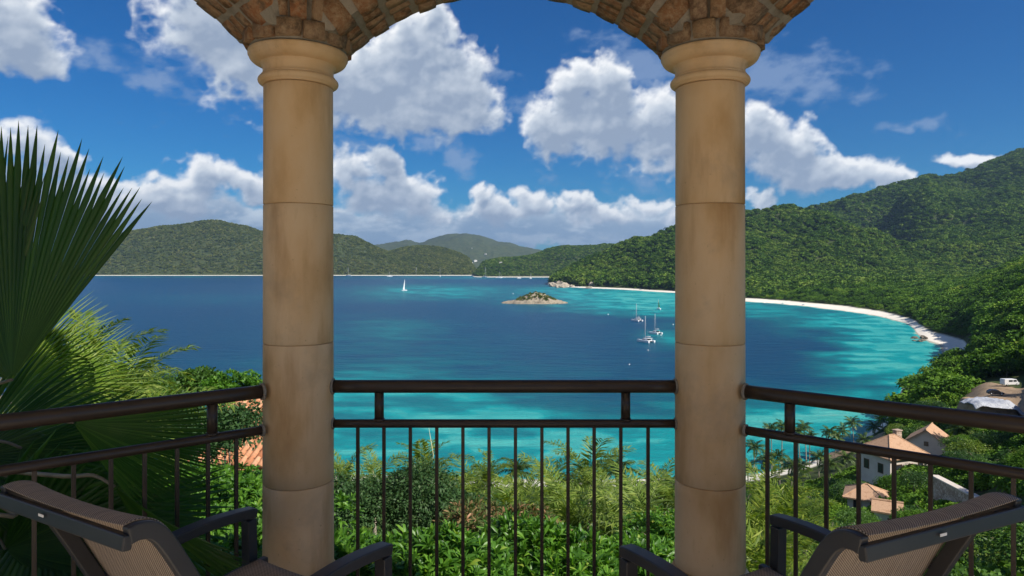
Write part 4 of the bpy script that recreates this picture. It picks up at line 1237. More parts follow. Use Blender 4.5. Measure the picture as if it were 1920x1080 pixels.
shrub(230, 1020, 6.2, .9, 'dark', 350, 'shaded bush right behind the back of the left chair', n=5000)
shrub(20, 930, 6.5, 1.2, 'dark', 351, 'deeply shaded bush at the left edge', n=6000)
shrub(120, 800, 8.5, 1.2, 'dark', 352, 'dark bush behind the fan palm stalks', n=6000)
shrub(560, 880, 10, 1.0, 'lance', 353, 'shrub mostly hidden behind the left column')

# feathery palms
rp = random.Random(12)
FR_A = [frond_mesh('palm_frond', 1.9, 46, .42, G_OLIVE, .9, .035, seed=s, droop=.35, rise=.5, plume=.25) for s in (1, 2)]
FR_Y = [frond_mesh('palm_frond', 1.8, 46, .40, G_YELLOW, .8, .036, seed=s, droop=.2, rise=.6, plume=.15) for s in (3, 4)]
FR_C = [frond_mesh('palm_frond', 3.7, 36, .95, G_COCO, .9, .17, seed=s, droop=.5, rise=.35) for s in (5, 6)]
def fpalm(px, yt, d, kind, label, sc=1.0, n=14, spear=0):
    top = P(px, yt, d); g = gz(top.x, top.y)
    hgt = top.z - g - .95 * sc
    frs, nm = (FR_A, 'feathery_palm') if kind == 'a' else (FR_Y, 'yellow_palm')
    return feather_palm((top.x, top.y, g), max(hgt, .4), frs, n, label, 'feathery palms on the slope below' if kind == 'a' else 'yellow-green palms on the slope below', nm, rp, .07, PALE_BARK, .02, (-.35, 1.35), sc, 'palm', False, spear)
for a in [
    (648, 872, 19, 'a', 'feathery palm peeking out right of the left column'),
    (700, 880, 21, 'a', 'feathery palm behind the domed hedge', .9, 13, 1.1),
    (803, 856, 17, 'y', 'bright yellow-green palm standing above the hedge', .75, 16, 1.45),
    (880, 900, 22, 'a', 'small feathery palm left of the dark coconut crown'),
    (915, 872, 27, 'y', 'yellow palm with stiff fronds beside the dark coconut crown', .9, 14, 0),
    (1000, 925, 17, 'a', 'feathery palm above the dry bush'),
    (1040, 898, 19, 'a', 'feathery palm just left of the tallest one'),
    (1098, 862, 20, 'a', 'tallest feathery palm, with a pale spear leaf', 1.15, 16, 1.5),
    (1065, 925, 15, 'a', 'near feathery palm with drooping pale fronds'),
    (1145, 942, 16, 'a', 'rounded feathery palm under the second coconut crown'),
    (1205, 945, 14.5, 'a', 'near feathery palm left of the right column'),
    (1245, 905, 22, 'a', 'feathery palm touching the right column'),
    (960, 945, 14, 'y', 'yellowish palm rising out of the dry bush', .7),
    (845, 925, 16, 'a', 'low feathery palm between hedge and dry bush', .8),
    (1432, 905, 21, 'y', 'yellow palm right of the right column, upper of the group'),
    (1478, 925, 19, 'y', 'yellow palm with arching fronds behind the right railing'),
    (1410, 965, 16, 'y', 'yellow palm touching the right side of the right column'),
    (1462, 985, 15, 'y', 'yellow palm just above the armrest of the right chair'),
    (1512, 970, 20, 'a', 'green feathery palm behind the armrest of the right chair'),
    (1400, 1030, 13, 'y', 'lowest yellow palm beside the right column'),
    (1440, 1045, 12, 'y', 'lowest yellow palm next to the seat of the right chair'),
    (175, 640, 10, 'y', 'arching palm behind the yellow fan leaves', .8),
    (225, 690, 9, 'a', 'loose drooping palm right of the fan palm', .75),
    (120, 740, 8, 'y', 'palm behind the stalks of the fan palm', .7)]:
    fpalm(*a)

# coconut palms on the shore
def coco(px, yt, d, label, sc=1.0, n=14):
    top = P(px, yt, d); g = gz(top.x, top.y)
    hgt = max(top.z - g - 1.6 * sc, 3.0)
    feather_palm((top.x, top.y, g), hgt, FR_C, n + 3, label, 'coconut palms along the shore', 'coconut_palm', rp, .17, PALE_BARK, .10, (-.5, 1.2), sc, 'palm', d < 120)
COCO = [(958, 866, 62, 'dark coconut crown against the turquoise water, in the middle', .55), (1172, 868, 58, 'coconut crown with drooping fronds left of the right column', .58), (1215, 900, 90, 'small coconut crown just left of the right column'), (905, 893, 110, 'small coconut crown behind the yellow palm'), (1072, 893, 120, 'small coconut crown behind the feathery palms'), (1250, 893, 120, 'coconut crown at the left edge of the right column'),
 (1414, 832, 215, 'lone tall coconut palm standing in front of the shallow sand'), (1447, 795, 235, 'coconut palm left of the short rail post'), (1466, 792, 238, 'coconut palm close to the short rail post'), (1500, 803, 240, 'coconut palm right of the short rail post'), (1518, 812, 246, 'low coconut palm right of the short rail post'), (1512, 795, 250, 'tall coconut palm second right of the short rail post'),
 (1552, 802, 250, 'coconut palm in the middle of the shore grove'), (1566, 812, 252, 'coconut palm beside the beach grove centre'), (1580, 800, 258, 'coconut palm left of the tallest one by the sand spit'), (1601, 786, 262, 'tallest coconut palm by the sand spit'), (1432, 852, 200, 'coconut palm with a white trunk below the lower rail'), (1462, 848, 205, 'coconut palm standing in the beach shade'),
 (1535, 850, 210, 'coconut palm below the lower rail, mid grove'), (1556, 862, 190, 'coconut palm in front of the beach houses'), (1588, 850, 215, 'coconut palm left of the big villa roof'), (1640, 800, 290, 'coconut palm leaning over the sand spit'), (1655, 790, 300, 'coconut palm at the root of the sand spit'), (1404, 868, 180, 'coconut palm touching the right column'), (1484, 862, 190, 'coconut palm behind the second baluster right of the column'), (1802, 792, 160, 'slim coconut palm right of the gabled villa'), (1812, 800, 158, 'second slim coconut palm right of the gabled villa'), (1620, 818, 240, 'coconut palm behind the villa roof'), (1508, 868, 175, 'coconut palm low in the grove')]
for a in COCO: coco(*a)

# ------------------------------------------------------------------ buildings on the slope
TILE_M = mottled('terracotta_tiles', (.34, .19, .11), (.52, .33, .21), 1.6, .9, .15, .5, 6, (.44, .27, .17), 9, .1)
TILE_RED = mottled('red_terracotta_tiles', (.38, .15, .07), (.56, .28, .15), 2.5, .85, .2, .3, 30)
WALL_PALE = mottled('pale_stucco', (.60, .52, .45), (.70, .62, .55), .7, .9, .2, .2, 8)
WALL_WHITE = mottled('white_stucco', (.70, .66, .60), (.80, .77, .72), .7, .9, .2, .2, 8)
GLASS_M = mottled('dark_window_glass', (.02, .025, .03), (.04, .045, .05), 1, .12, .5, 0)
SHUT_M = mottled('brown_shutter', (.10, .055, .03), (.16, .09, .05), 3, .6, .3, .2, 20)
def stone_wall_mat():
    m, q, b = mat('rubble_stone', (.4, .33, .27), .95, .1)
    co = objco(q)
    v = q.n('ShaderNodeTexVoronoi', feature='F1'); v.inputs['Scale'].default_value = 2.6; q.l(co, v.inputs['Vector'])
    e = q.n('ShaderNodeTexVoronoi', feature='DISTANCE_TO_EDGE'); e.inputs['Scale'].default_value = 2.6; q.l(co, e.inputs['Vector'])
    c = q.ramp(q.m('FRACT', q.m('MULTIPLY', q.n('ShaderNodeSeparateColor').outputs[0], 1.0)), [(0, (.3, .2, .1)), (1, (.5, .4, .3))])
    sc = q.n('ShaderNodeSeparateColor'); q.l(v.outputs['Color'], sc.inputs[0])
    c = q.ramp(sc.outputs[0], [(0, (.34, .24, .18)), (.5, (.48, .37, .29)), (1, (.60, .49, .40))])
    q.l(q.mix(q.mr(e.outputs[0], 0, .08, 1, 0), c, (.20, .15, .12, 1)), b.inputs['Base Color'])
    bump(q, b, e.outputs[0], .8, .08)
    return m
RUBBLE_M = stone_wall_mat()
def roof_mat_tiles(): pass
def house(px, yb, d, w, dp, h, rz, kind, label, rh=2.2, roof=None, wall=None, eave=.6, wins=(), chimney=None, z=None, cat='house', name='house', group=None):
    """base centre seen at px, yb at depth d; w across, dp deep; wins: (face, along, height, width, tall)"""
    c = P(px, yb, d); zz = c.z if z is None else z
    root = empty(name, (c.x, c.y, zz), rz, label, cat, group)
    wall = wall or WALL_PALE; roof = roof or TILE_M
    b = MB(); b.box((0, 0, h / 2 - 2.5), (w, dp, h + 5))
    if kind == 'gable':
        for sx in (-1, 1):
            b.poly((sx * w / 2, -dp / 2, h), (sx * w / 2, dp / 2, h), (sx * w / 2, 0, h + rh * .98))
            b.poly((sx * (w / 2 - .25), dp / 2, h), (sx * (w / 2 - .25), -dp / 2, h), (sx * (w / 2 - .25), 0, h + rh * .98))
    b.build('wall', wall, root)
    b = MB(); e = eave; t = .22; W2, D2 = w / 2 + e, dp / 2 + e
    def plane(*p):
        lo = [Vector(q_) for q_ in p]; hi = [q_ + Vector((0, 0, t)) for q_ in lo]
        lv = [b.bm.verts.new(q_) for q_ in lo]; hv = [b.bm.verts.new(q_) for q_ in hi]
        n = len(lv)
        b.bm.faces.new(lv[::-1]); b.bm.faces.new(hv)
        for i in range(n): b.bm.faces.new((lv[i], lv[(i + 1) % n], hv[(i + 1) % n], hv[i]))
    sl = rh / (dp / 2)
    z0 = h - e * sl + .05
    if kind == 'gable':
        plane((-W2, -D2, z0), (W2, -D2, z0), (W2, 0, h + rh + .05), (-W2, 0, h + rh + .05))
        plane((W2, D2, z0), (-W2, D2, z0), (-W2, 0, h + rh + .05), (W2, 0, h + rh + .05))
    else:
        rl = max(w / 2 - dp / 2, 0.02)
        A, B_ = (-rl, 0, h + rh), (rl, 0, h + rh)
        plane((-W2, -D2, z0), (W2, -D2, z0), B_, A)
        plane((W2, D2, z0), (-W2, D2, z0), A, B_)
        plane((W2, -D2, z0), (W2, D2, z0), B_)
        plane((-W2, D2, z0), (-W2, -D2, z0), A)
    ro = b.build('roof', roof, root)
    b = MB()                                          # ridge tiles
    if kind == 'gable': b.tube([(-W2, 0, h + rh + .26), (W2, 0, h + rh + .26)], .16, 6)
    else:
        for sx in (-1, 1):
            for sy in (-1, 1): b.tube([(sx * rl, 0, h + rh + .2), (sx * W2, sy * D2, z0 + .22)], .13, 6)
        b.tube([(-rl, 0, h + rh + .22), (rl, 0, h + rh + .22)], .15, 6)
    b.build('ridge', roof, ro)
    for (f, al, zc, ww, wh) in wins:
        ax = {'f': ((al, -dp / 2 - .02, zc), (ww, .10, wh)), 'b': ((al, dp / 2 + .02, zc), (ww, .10, wh)), 'l': ((-w / 2 - .02, al, zc), (.10, ww, wh)), 'r': ((w / 2 + .02, al, zc), (.10, ww, wh))}[f]
        b = MB()
        c0, s0 = Vector(ax[0]), ax[1]
        horiz = f in 'fb'
        for k in (-1, 1):
            b.box(c0 + Vector((0, 0, k * wh / 2)), (s0[0] + .16 if horiz else .16, .16 if horiz else s0[1] + .16, .12))
            b.box(c0 + (Vector((k * ww / 2, 0, 0)) if horiz else Vector((0, k * ww / 2, 0))), (.12 if horiz else .15, .15 if horiz else .12, wh - .13))
        fr = b.build('window', SHUT_M, root)
        b = MB(); b.box(c0, s0); b.build('pane', GLASS_M, fr)
    if chimney:
        x, y, hh = chimney
        b = MB(); b.box((x, y, h + hh / 2), (1.5, 1.1, hh)); b.box((x, y, h + hh + .1), (1.8, 1.4, .2)); b.build('chimney', RUBBLE_M, root)
    return root
R_ = math.radians
house(1672, 884, 152, 10.5, 9.0, 4.6, R_(18), 'hip', 'villa with the wide tan hipped roof, left of the gabled house', 3.4, chimney=(4.4, 2.6, 3.6), wall=WALL_PALE,
      wins=[('f', -3.0, 1.9, 1.8, 2.2), ('f', .4, 1.9, 1.2, 2.0), ('f', 3.2, 1.9, 1.3, 2.2), ('l', -2.0, 1.8, 1.3, 2.0), ('l', 1.8, 1.8, 1.3, 2.0), ('r', -1.5, 1.9, 1.3, 2.0)])
house(1742, 866, 166, 8.0, 8.2, 5.4, R_(50), 'gable', 'gabled villa with a tall pale end wall, above the long stone wall', 3.0, wins=[('l', 0, 5.2, .8, .9), ('l', -1.8, 1.6, 1.1, 1.8), ('f', -2.6, 1.8, 1.1, 2.0), ('f', 0, 1.8, 1.1, 2.0), ('f', 2.6, 1.8, 1.1, 2.0)])
house(1718, 925, 140, 5.4, 4.4, 3.4, R_(-22), 'hip', 'low flat-eaved wing of the villa with dark doors', .5, wall=WALL_PALE, eave=.25, wins=[('f', -1.2, 1.4, 1.0, 2.1), ('f', 1.3, 1.4, 1.1, 2.0)])
house(1624, 955, 112, 5.2, 4.8, 2.6, R_(-30), 'hip', 'small pavilion with a pale tan pyramid roof among trees', 1.35, eave=.7, wins=[('f', -1.2, 1.3, 1.0, 1.8), ('f', 1.2, 1.3, 1.0, 1.8), ('l', 0, 1.3, 1.0, 1.8)])
house(1664, 998, 88, 2.9, 3.0, 3.0, R_(-30), 'gable', 'narrow white garden house with one shuttered window', .8, wall=WALL_WHITE, eave=.35, wins=[('f', .5, 1.5, .8, 1.5), ('l', 0, 1.5, .7, 1.3)])
house(1925, 968, 104, 6.5, 6, 2.4, R_(-20), 'hip', 'tan roofed cottage at the right edge, above the right chair', 1.8, wins=[('f', -1, 1.2, 1, 1.4)])
house(1403, 1058, 40, 1.6, 1.5, 1.2, R_(20), 'hip', 'tiny pink tiled shed roof beside the right column', .6, eave=.3)
def terrace_wall():
    a, b_ = P(1752, 892, 92), P(1842, 938, 79)
    d = (b_ - a); L = math.hypot(d.x, d.y)
    root = empty('stone_wall', a, math.atan2(d.y, d.x), 'long rough pinkish stone wall sloping down right of the villas', 'wall')
    b = MB(); n = 26; dz = d.z
    rr = random.Random(2)
    pv = None
    for i in range(n + 1):
        x = L * i / n; z = dz * i / n
        j = rr.uniform(-.1, .1)
        ring = [b.bm.verts.new((x, y, zz)) for y, zz in ((-.35 + j * .4, z - 4.8), (-.30 + j * .4, z - .1 + j * .6), (.35, z + j), (.35, z - 4.8))]
        if pv:
            for k in range(4): b.bm.faces.new((pv[k], pv[(k + 1) % 4], ring[(k + 1) % 4], ring[k]))
        else: b.bm.faces.new(ring)
        pv = ring
    b.bm.faces.new(pv[::-1])
    b.build('wall_body', RUBBLE_M, root)
    b = MB(); b.sweep([(0, 0, .05), (L, 0, dz + .05)], (0, 1, 0), 1.0, .16); b.build('coping', WALL_PALE, root)
    b = MB(); b.box((L + .4, 0, dz - 2.2), (.9, 1.1, 4.8)); b.build('end_post', WALL_PALE, root)
terrace_wall()
# tiled roof close below the left railing, tile by tile
def near_roof():
    c = P(470, 846, 26)
    root = empty('house', (c.x, c.y, c.z), R_(-8), 'house with a terracotta barrel-tiled roof, seen between left railing and left column', 'house')
    W_, D_, H_ = 4.4, 3.6, 2.6
    b = MB(); b.box((0, 0, -H_ - 3), (W_ - .6, D_ - .6, 2 * H_ + 5.6)); b.build('wall', mottled('peach_stucco', (.60, .38, .22), (.72, .48, .30), 1.2, .9, .2, .2, 20), root)
    sl = .45
    b = MB(); b.poly((-W_ / 2, -D_ / 2, -.05), (W_ / 2, -D_ / 2, -.05), (W_ / 2, D_ / 2, D_ * sl - .05), (-W_ / 2, D_ / 2, D_ * sl - .05)); b.poly((-W_ / 2, -D_ / 2, -.16), (W_ / 2, -D_ / 2, -.16), (W_ / 2, D_ / 2, D_ * sl - .16), (-W_ / 2, D_ / 2, D_ * sl - .16)); ro = b.build('roof', TILE_RED, root)
    b = MB(); rr = random.Random(3)
    vs = []
    for y, r0 in ((0, .105), (.42, .085)):
        vs.append([b.bm.verts.new((math.cos(math.pi * k / 5) * r0, y, math.sin(math.pi * k / 5) * r0)) for k in range(6)])
    for k in range(5): b.bm.faces.new((vs[0][k], vs[0][k + 1], vs[1][k + 1], vs[1][k]))
    b.bm.faces.new(vs[0][::-1])
    t0 = b.build('tile', TILE_OBJ, ro, True); me = t0.data; bpy.data.objects.remove(t0)
    pit = math.atan(sl)
    for i in range(18):
        for j in range(10):
            inst('tile', me, ro, (-W_ / 2 + .12 + i * .245, -D_ / 2 + j * .385 - .03, j * .385 * sl + .02), (pit, 0, rr.uniform(-.03, .03)))
def tile_obj_mat():
    m, q, b = mat('barrel_tile', (.5, .2, .1), .85, .2)
    oi = q.n('ShaderNodeObjectInfo')
    c = q.ramp(oi.outputs['Random'], [(0, (.38, .14, .065)), (.5, (.58, .26, .13)), (1, (.66, .36, .21))])
    n = q.noise(posn(q), 12, 5, .6)
    q.l(q.mix(q.mr(n, .5, .75, 0, .6), c, (.20, .12, .08, 1)), b.inputs['Base Color'])
    return m
TILE_OBJ = tile_obj_mat()
near_roof()

# building site at the right edge: covered mound, van, dark car
DIRT_M = mottled('dry_dirt', (.20, .135, .08), (.36, .26, .17), .5, .95, .1, .6, 3, (.28, .19, .12), 8, .2)
def site():
    n = 40
    a = np.linspace(-1, 1, n); A, B = np.meshgrid(a, a, indexing='ij')
    c = P(1880, 760, 186)
    X, Y = c.x + 8 + A * 25, c.y + 34 + B * 55
    r = 1 - np.sqrt((A * 1.0) ** 4 + (B * 1.0) ** 4)
    gr = ground(X, Y)
    H = gr + np.where(r > 0, .35 + np.clip(r * 3, 0, 1) * .8, -.5) + (fbm(X / 3, Y / 3, 4, 5) - .5) * .8
    grid_obj('building_site_ground', X, Y, H, DIRT_M)
    # mound with a cut face towards the camera
    c = P(1868, 782, 178)
    root = empty('dirt_mound', (c.x, c.y, gz(c.x, c.y) + .6), 0, 'steep brown mound of dug earth at the right edge of the slope', 'mound')
    n = 26; a = np.linspace(-1, 1, n); A, B = np.meshgrid(a, a, indexing='ij')
    bump_ = np.clip(1 - (np.abs(A) ** 3 + np.abs(np.where(B < 0, B * 1.0, B)) ** 4), 0, 1)
    top = np.clip((B + 1.0) * 5, 0, 1) * np.clip((1 - np.abs(A)) * 3, 0, 1)
    Z = top * 5.2 + (fbm(A * 3, B * 3, 4, 3) - .5) * 1.0 * top
    V = np.stack([A * 6.4, B * 4.5 + 3, Z - .3], -1).reshape(-1, 3); i = np.arange(n * n).reshape(n, n)
    Q = np.stack([i[:-1, :-1], i[1:, :-1], i[1:, 1:], i[:-1, 1:]], -1).reshape(-1, 4)
    o = mesh_np('earth', V, Q, DIRT_M, root)
    # the tarpaulin
    m, q, b = mat('grey_tarpaulin', (.40, .42, .47), .45, .4)
    bump(q, b, q.noise(objco(q), 1.2, 5, .6, 1.0), .8, .4)
    n = 44; a = np.linspace(0, 1, n); U, W = np.meshgrid(a, a, indexing='ij')
    x = -6.6 + U * 14.5; y = -1.7 + W * 6.5 - .8 * U
    hang = np.clip((U - .62) / .38, 0, 1)
    z = 5.35 + .25 * np.sin(U * 9 + W * 4) + .22 * np.sin(W * 14 + U * 5) * (.3 + hang) - hang ** 1.5 * 5.4 + (fbm(U * 9, W * 7, 3, 8) - .5) * .8 - np.clip(.12 - U, 0, 1) * 8
    z = z - np.clip(.16 - W, 0, 1) * (3 + 9 * fbm(U * 4, U * 0 + 3, 3, 15) * (U < .85))
    i = np.arange(n * n).reshape(n, n)
    Q = np.stack([i[:-1, :-1], i[1:, :-1], i[1:, 1:], i[:-1, 1:]], -1).reshape(-1, 4)
    t = mesh_np('tarpaulin', np.stack([x, y, z], -1).reshape(-1, 3), Q, m)
    t.location = root.location
    md = t.modifiers.new('solid', 'SOLIDIFY'); md.thickness = .03
    tag(t, 'creased pale grey tarpaulin spread over the dirt mound', 'tarpaulin')
site()
CAR_DARK = mottled('dark_car_paint', (.02, .022, .03), (.03, .032, .04), 1, .25, .5, 0)
CAR_WHITE = mottled('white_car_paint', (.72, .72, .72), (.80, .80, .80), 1, .3, .5, 0)
TYRE_M = mottled('tyre_rubber', (.015, .015, .015), (.025, .025, .025), 1, .8, .2, 0)
def vehicle(px, py, d, rz, paint, prof, w, L, label, cat, name, glass):
    c = P(px, py, d)
    root = empty(name, (c.x, c.y, gz(c.x, c.y) + 1.3), rz, label, cat)
    b = MB(); hw = w / 2
    lo = [b.bm.verts.new((x, -hw, z)) for x, z in prof]; hi = [b.bm.verts.new((x, hw, z)) for x, z in prof]
    n = len(prof)
    for i in range(n): b.bm.faces.new((lo[i], lo[(i + 1) % n], hi[(i + 1) % n], hi[i]))
    b.bm.faces.new(lo); b.bm.faces.new(hi[::-1])
    b.build('body', paint, root, bevel=.08)
    for (x0, x1, z0, z1) in glass:
        for s in (-1, 1):
            b = MB(); b.box(((x0 + x1) / 2, s * (hw + .012), (z0 + z1) / 2), (x1 - x0, .03, z1 - z0)); b.build('side_window', GLASS_M, root)
    for x in (-L * .32, L * .32):
        for s in (-1, 1):
            b = MB(); b.tube([(x, s * (hw - .12), .36), (x, s * (hw + .06), .36)], .36, 14); w_ = b.build('wheel', TYRE_M, root, True)
            b = MB(); b.tube([(x, s * (hw + .05), .36), (x, s * (hw + .075), .36)], .2, 10); b.build('rim', WHITE_M, w_, True)
vehicle(1893, 724, 226, R_(8), CAR_WHITE, [(-2.7, .35), (2.7, .35), (2.75, 1.0), (2.2, 1.3), (1.7, 2.1), (-2.6, 2.2), (-2.75, 1.9)], 1.95, 5.4, 'white van parked at the top of the building site', 'van', 'parked_van', [(.5, 1.7, 1.3, 1.9), (-1.2, .2, 1.3, 1.9)])
vehicle(1866, 737, 212, R_(-14), CAR_DARK, [(-2.2, .35), (2.2, .35), (2.2, .85), (1.2, 1.0), (.6, 1.55), (-1.3, 1.6), (-2.1, 1.05)], 1.8, 4.4, 'dark car parked left of the white van', 'car', 'parked_car', [(-1.1, -.1, 1.05, 1.42), (0, .6, 1.05, 1.4)])

# ------------------------------------------------------------------ boats
SAIL_M = mottled('sail_cloth', (.80, .80, .78), (.86, .86, .84), 2, .8, .2, 0)
HULL_M = mottled('white_hull', (.80, .80, .80), (.86, .86, .86), 1, .3, .5, 0)
MAST_M = mottled('mast_alloy', (.45, .45, .46), (.60, .60, .61), 1, .4, .5, 0)
BLUE_M = mottled('blue_canvas', (.02, .14, .30), (.03, .20, .36), 2, .8, .2, 0)
TEAL_M = mottled('teal_canvas', (.0, .30, .30), (.02, .40, .38), 2, .8, .2, 0)
BOAT_GLASS = GLASS_M
def hull_mesh(b, x0, L, w, fb, y0=0.0):
    """a pointed hull along +Y, bow forward"""
    st = 9; rings = []
    for i in range(st):
        t = i / (st - 1)
        ww = w / 2 * (1 - max(0, (t - .45) / .55) ** 2.2) * (.85 + .15 * min(t * 4, 1))
        sh = fb * (1 + .25 * t ** 2)
        y = y0 - L / 2 + L * t + (.3 * t if i == st - 1 else 0)
        rings.append([b.bm.verts.new((x0 + a * ww, y, z)) for a, z in ((-1, sh), (-.86, .1), (-.3, -.5), (.3, -.5), (.86, .1), (1, sh))])
    for r0, r1 in zip(rings, rings[1:]):
        for k in range(5): b.bm.faces.new((r0[k], r0[k + 1], r1[k + 1], r1[k]))
        b.bm.faces.new((r0[5], r0[0], r1[0], r1[5]))
    b.bm.faces.new(rings[0]); b.bm.faces.new(rings[-1][::-1])
def boom(root, L, mh, y, z, m=None, th=.14):
    b = MB(); b.tube([(0, y, z), (0, y - L * .42, z + .25)], th, 6); b.build('furled_sail', m or SAIL_M, root, True)
def cat_boat(px, py, rz, label, L=13.0, canopy=None, grp='yachts moored off the beach'):
    d = 75 * FPX / (py - HY); x = (px - CX) * d / FPX
    root = empty('catamaran', (x, d, SEA), rz, label, 'catamaran', grp)
    root.scale = (1.2, 1.15, 1.45)
    for s in (-1, 1):
        b = MB(); hull_mesh(b, s * L * .21, L, L * .13, 1.35); b.build('hull', HULL_M, root)
    b = MB(); b.box((0, -.6, 1.15), (L * .42, L * .62, .5)); b.build('deck', HULL_M, root)
    b = MB()
    prof = [(-.26 * L, 1.4), (.16 * L, 1.4), (.08 * L, 2.5), (-.22 * L, 2.75), (-.27 * L, 2.6)]
    lo = [b.bm.verts.new((-L * .18, y, z)) for y, z in prof]; hi = [b.bm.verts.new((L * .18, y, z)) for y, z in prof]
    for i in range(5): b.bm.faces.new((lo[i], lo[(i + 1) % 5], hi[(i + 1) % 5], hi[i]))
    b.bm.faces.new(lo[::-1]); b.bm.faces.new(hi); b.build('cabin', HULL_M, root, bevel=.12)
    b = MB(); b.box((0, -.02 * L, 2.0), (L * .365, L * .22, .42)); b.box((0, -.265 * L, 1.95), (L * .30, .08, .7)); b.build('cabin_window', BOAT_GLASS, root)
    b = MB(); b.box((0, -.33 * L, 2.75), (L * .34, L * .15, .12)); b.build('canopy', canopy or HULL_M, root)
    b = MB(); b.tube([(0, .06 * L, 1.5), (0, .05 * L, L * 1.2)], [.24, .15], 6); b.build('mast', MAST_M, root, True)
    b = MB(); b.tube([(0, .06 * L, L * 1.12), (0, .5 * L, 1.6)], .035, 4); b.tube([(L * .2, -.03 * L, 1.5), (0, .05 * L, L * 1.1)], .03, 4); b.tube([(-L * .2, -.03 * L, 1.5), (0, .05 * L, L * 1.1)], .03, 4); b.build('rigging', MAST_M, root)
    boom(root, L, 0, .05 * L, 3.6, None, .30)
    return root
def mono_boat(px, py, rz, label, L=12.0, sail=False, mh=1.35, cover=None, grp='yachts anchored along the far shore', sc=1.0):
    d = 75 * FPX / (py - HY); x = (px - CX) * d / FPX
    root = empty('sailing_yacht', (x, d, SEA), rz, label, 'yacht', grp)
    root.scale = (sc, sc, sc)
    b = MB(); hull_mesh(b, 0, L, L * .3, 1.3); b.build('hull', HULL_M, root)
    b = MB(); b.box((0, 0, 1.65), (L * .17, L * .42, .5)); b.build('cabin', HULL_M, root, bevel=.1)
    b = MB(); b.tube([(0, .08 * L, 1.3), (0, .08 * L, L * mh)], [.22, .14], 6); b.build('mast', MAST_M, root, True)
    if sail:
        b = MB(); b.poly((0, .07 * L, 2.2), (.5, -.26 * L, 2.3), (.1, .07 * L, L * mh * .97)); b.poly((.02, .07 * L, 2.2), (.53, -.26 * L, 2.3), (.13, .07 * L, L * mh * .97)); b.build('mainsail', SAIL_M, root)
        b = MB(); b.tube([(0, .08 * L, L * mh), (0, .5 * L, 1.6)], .06, 4); b.build('forestay', MAST_M, root)
    else:
        boom(root, L, 0, .07 * L, 2.5, cover, .24)
        b = MB(); b.tube([(0, .08 * L, L * mh), (0, .52 * L, 1.6)], .06, 4); b.build('forestay', MAST_M, root)
    return root
cat_boat(1211, 641, R_(32), 'largest white catamaran, nearest of the moored three', 14.5)
cat_boat(1229, 626, R_(30), 'white catamaran with a teal awning, right behind the largest one', 12.5, TEAL_M)
cat_boat(1194, 602, R_(30), 'white catamaran farthest out of the moored three', 13.5)
mono_boat(758, 545, R_(-60), 'white sloop with a tall mainsail, alone in the left part of the bay', 11, True, 2.0, sc=1.55, grp='')
b0 = mono_boat(1235, 580, R_(30), 'little dinghy with a green and white sail by the right column', 6, True, 1.9, grp='', sc=1.5)
b0.children[3].data.materials[0] = mottled('green_sail', (.25, .55, .12), (.35, .65, .2), 1, .8, .2, 0)
FB = [(628, 516.6, 'leftmost moored yacht, half hidden by the left column', 1.6), (654, 517.3, 'yacht near the left column under the green hill', 2.2), (731, 518.6, 'broad white motor yacht left of the sloop', 1.9), (781, 516.6, 'thin-masted yacht right of the sloop', 2.3), (825, 518.8, 'yacht below the saddle of the left hills', 2.3), (909, 520.4, 'yacht under the white hillside houses', 2.5), (936, 521.2, 'white yacht under the red-roofed hill house', 2.1), (973, 522.0, 'small white yacht near the headland', 1.5), (995, 522.4, 'yacht closest to the rocky headland', 1.7)]
for i, (px, py, lb, sc) in enumerate(FB):
    mono_boat(px, py, R_(40 + 37 * i), lb, 12, False, 1.0 if i in (2, 6, 7, 8) else 1.5, (BLUE_M if i % 3 == 0 else None), sc=sc * 1.45)
# buoys
for px, py, lb, r in [(1140, 590, 'white mooring buoy left of the catamarans', .9), (962, 551, 'white mooring buoy left of the cay', 1.3), (1180, 684, 'white mooring buoy in front of the catamarans', .55), (1262, 609, 'white mooring buoy at the right column', .8), (1215, 657, 'white mooring buoy under the largest catamaran', .5), (1239, 629, 'grey dinghy buoy beside the teal-awning catamaran', .7)]:
    d = 75 * FPX / (py - HY)
    root = empty('mooring_buoy', ((px - CX) * d / FPX, d, SEA), 0, lb, 'buoy', 'mooring buoys')
    b = MB(); bmesh.ops.create_icosphere(b.bm, subdivisions=2, radius=r); b.build('float', HULL_M, root, True, loc=(0, 0, r * .4))
    b = MB(); b.tube([(0, 0, r * 1.3), (0, 0, r * 1.8)], r * .15, 6); b.build('ring_post', TYRE_M, root)

# houses of the far mountainside and of the middle hill
rh = random.Random(8)
def hill_z(k, x, y):
    X, Y, Z = HILLS[k][0]
    i = np.argmin((X - x) ** 2 + (Y - y) ** 2); return float(Z.reshape(-1)[i])
def far_house(px, py, k, s, label, red=False):
    X, Y, Z = HILLS[k][0]
    sy = HY - (Z - EZ) / Y * FPX; sx = CX + X / Y * FPX
    i = int(np.argmin((sx - px) ** 2 + ((sy - py) * 1.5) ** 2 + Y * .0005))
    x, y, z = X.reshape(-1)[i], Y.reshape(-1)[i], Z.reshape(-1)[i]
    root = empty('hillside_house', (x, y, z), rh.uniform(-.6, .6), label, 'house', 'white houses on the far hills')
    b = MB(); b.box((0, 0, s * .1), (s, s * .6, s * .55)); b.build('wall', WALL_WHITE, root)
    b = MB(); b.box((0, 0, s * .41), (s * 1.05, s * .68, s * .08)); b.box((0, 0, s * .49), (s * .6, s * .35, s * .1)); b.build('roof', TILE_M if red else WALL_WHITE, root)
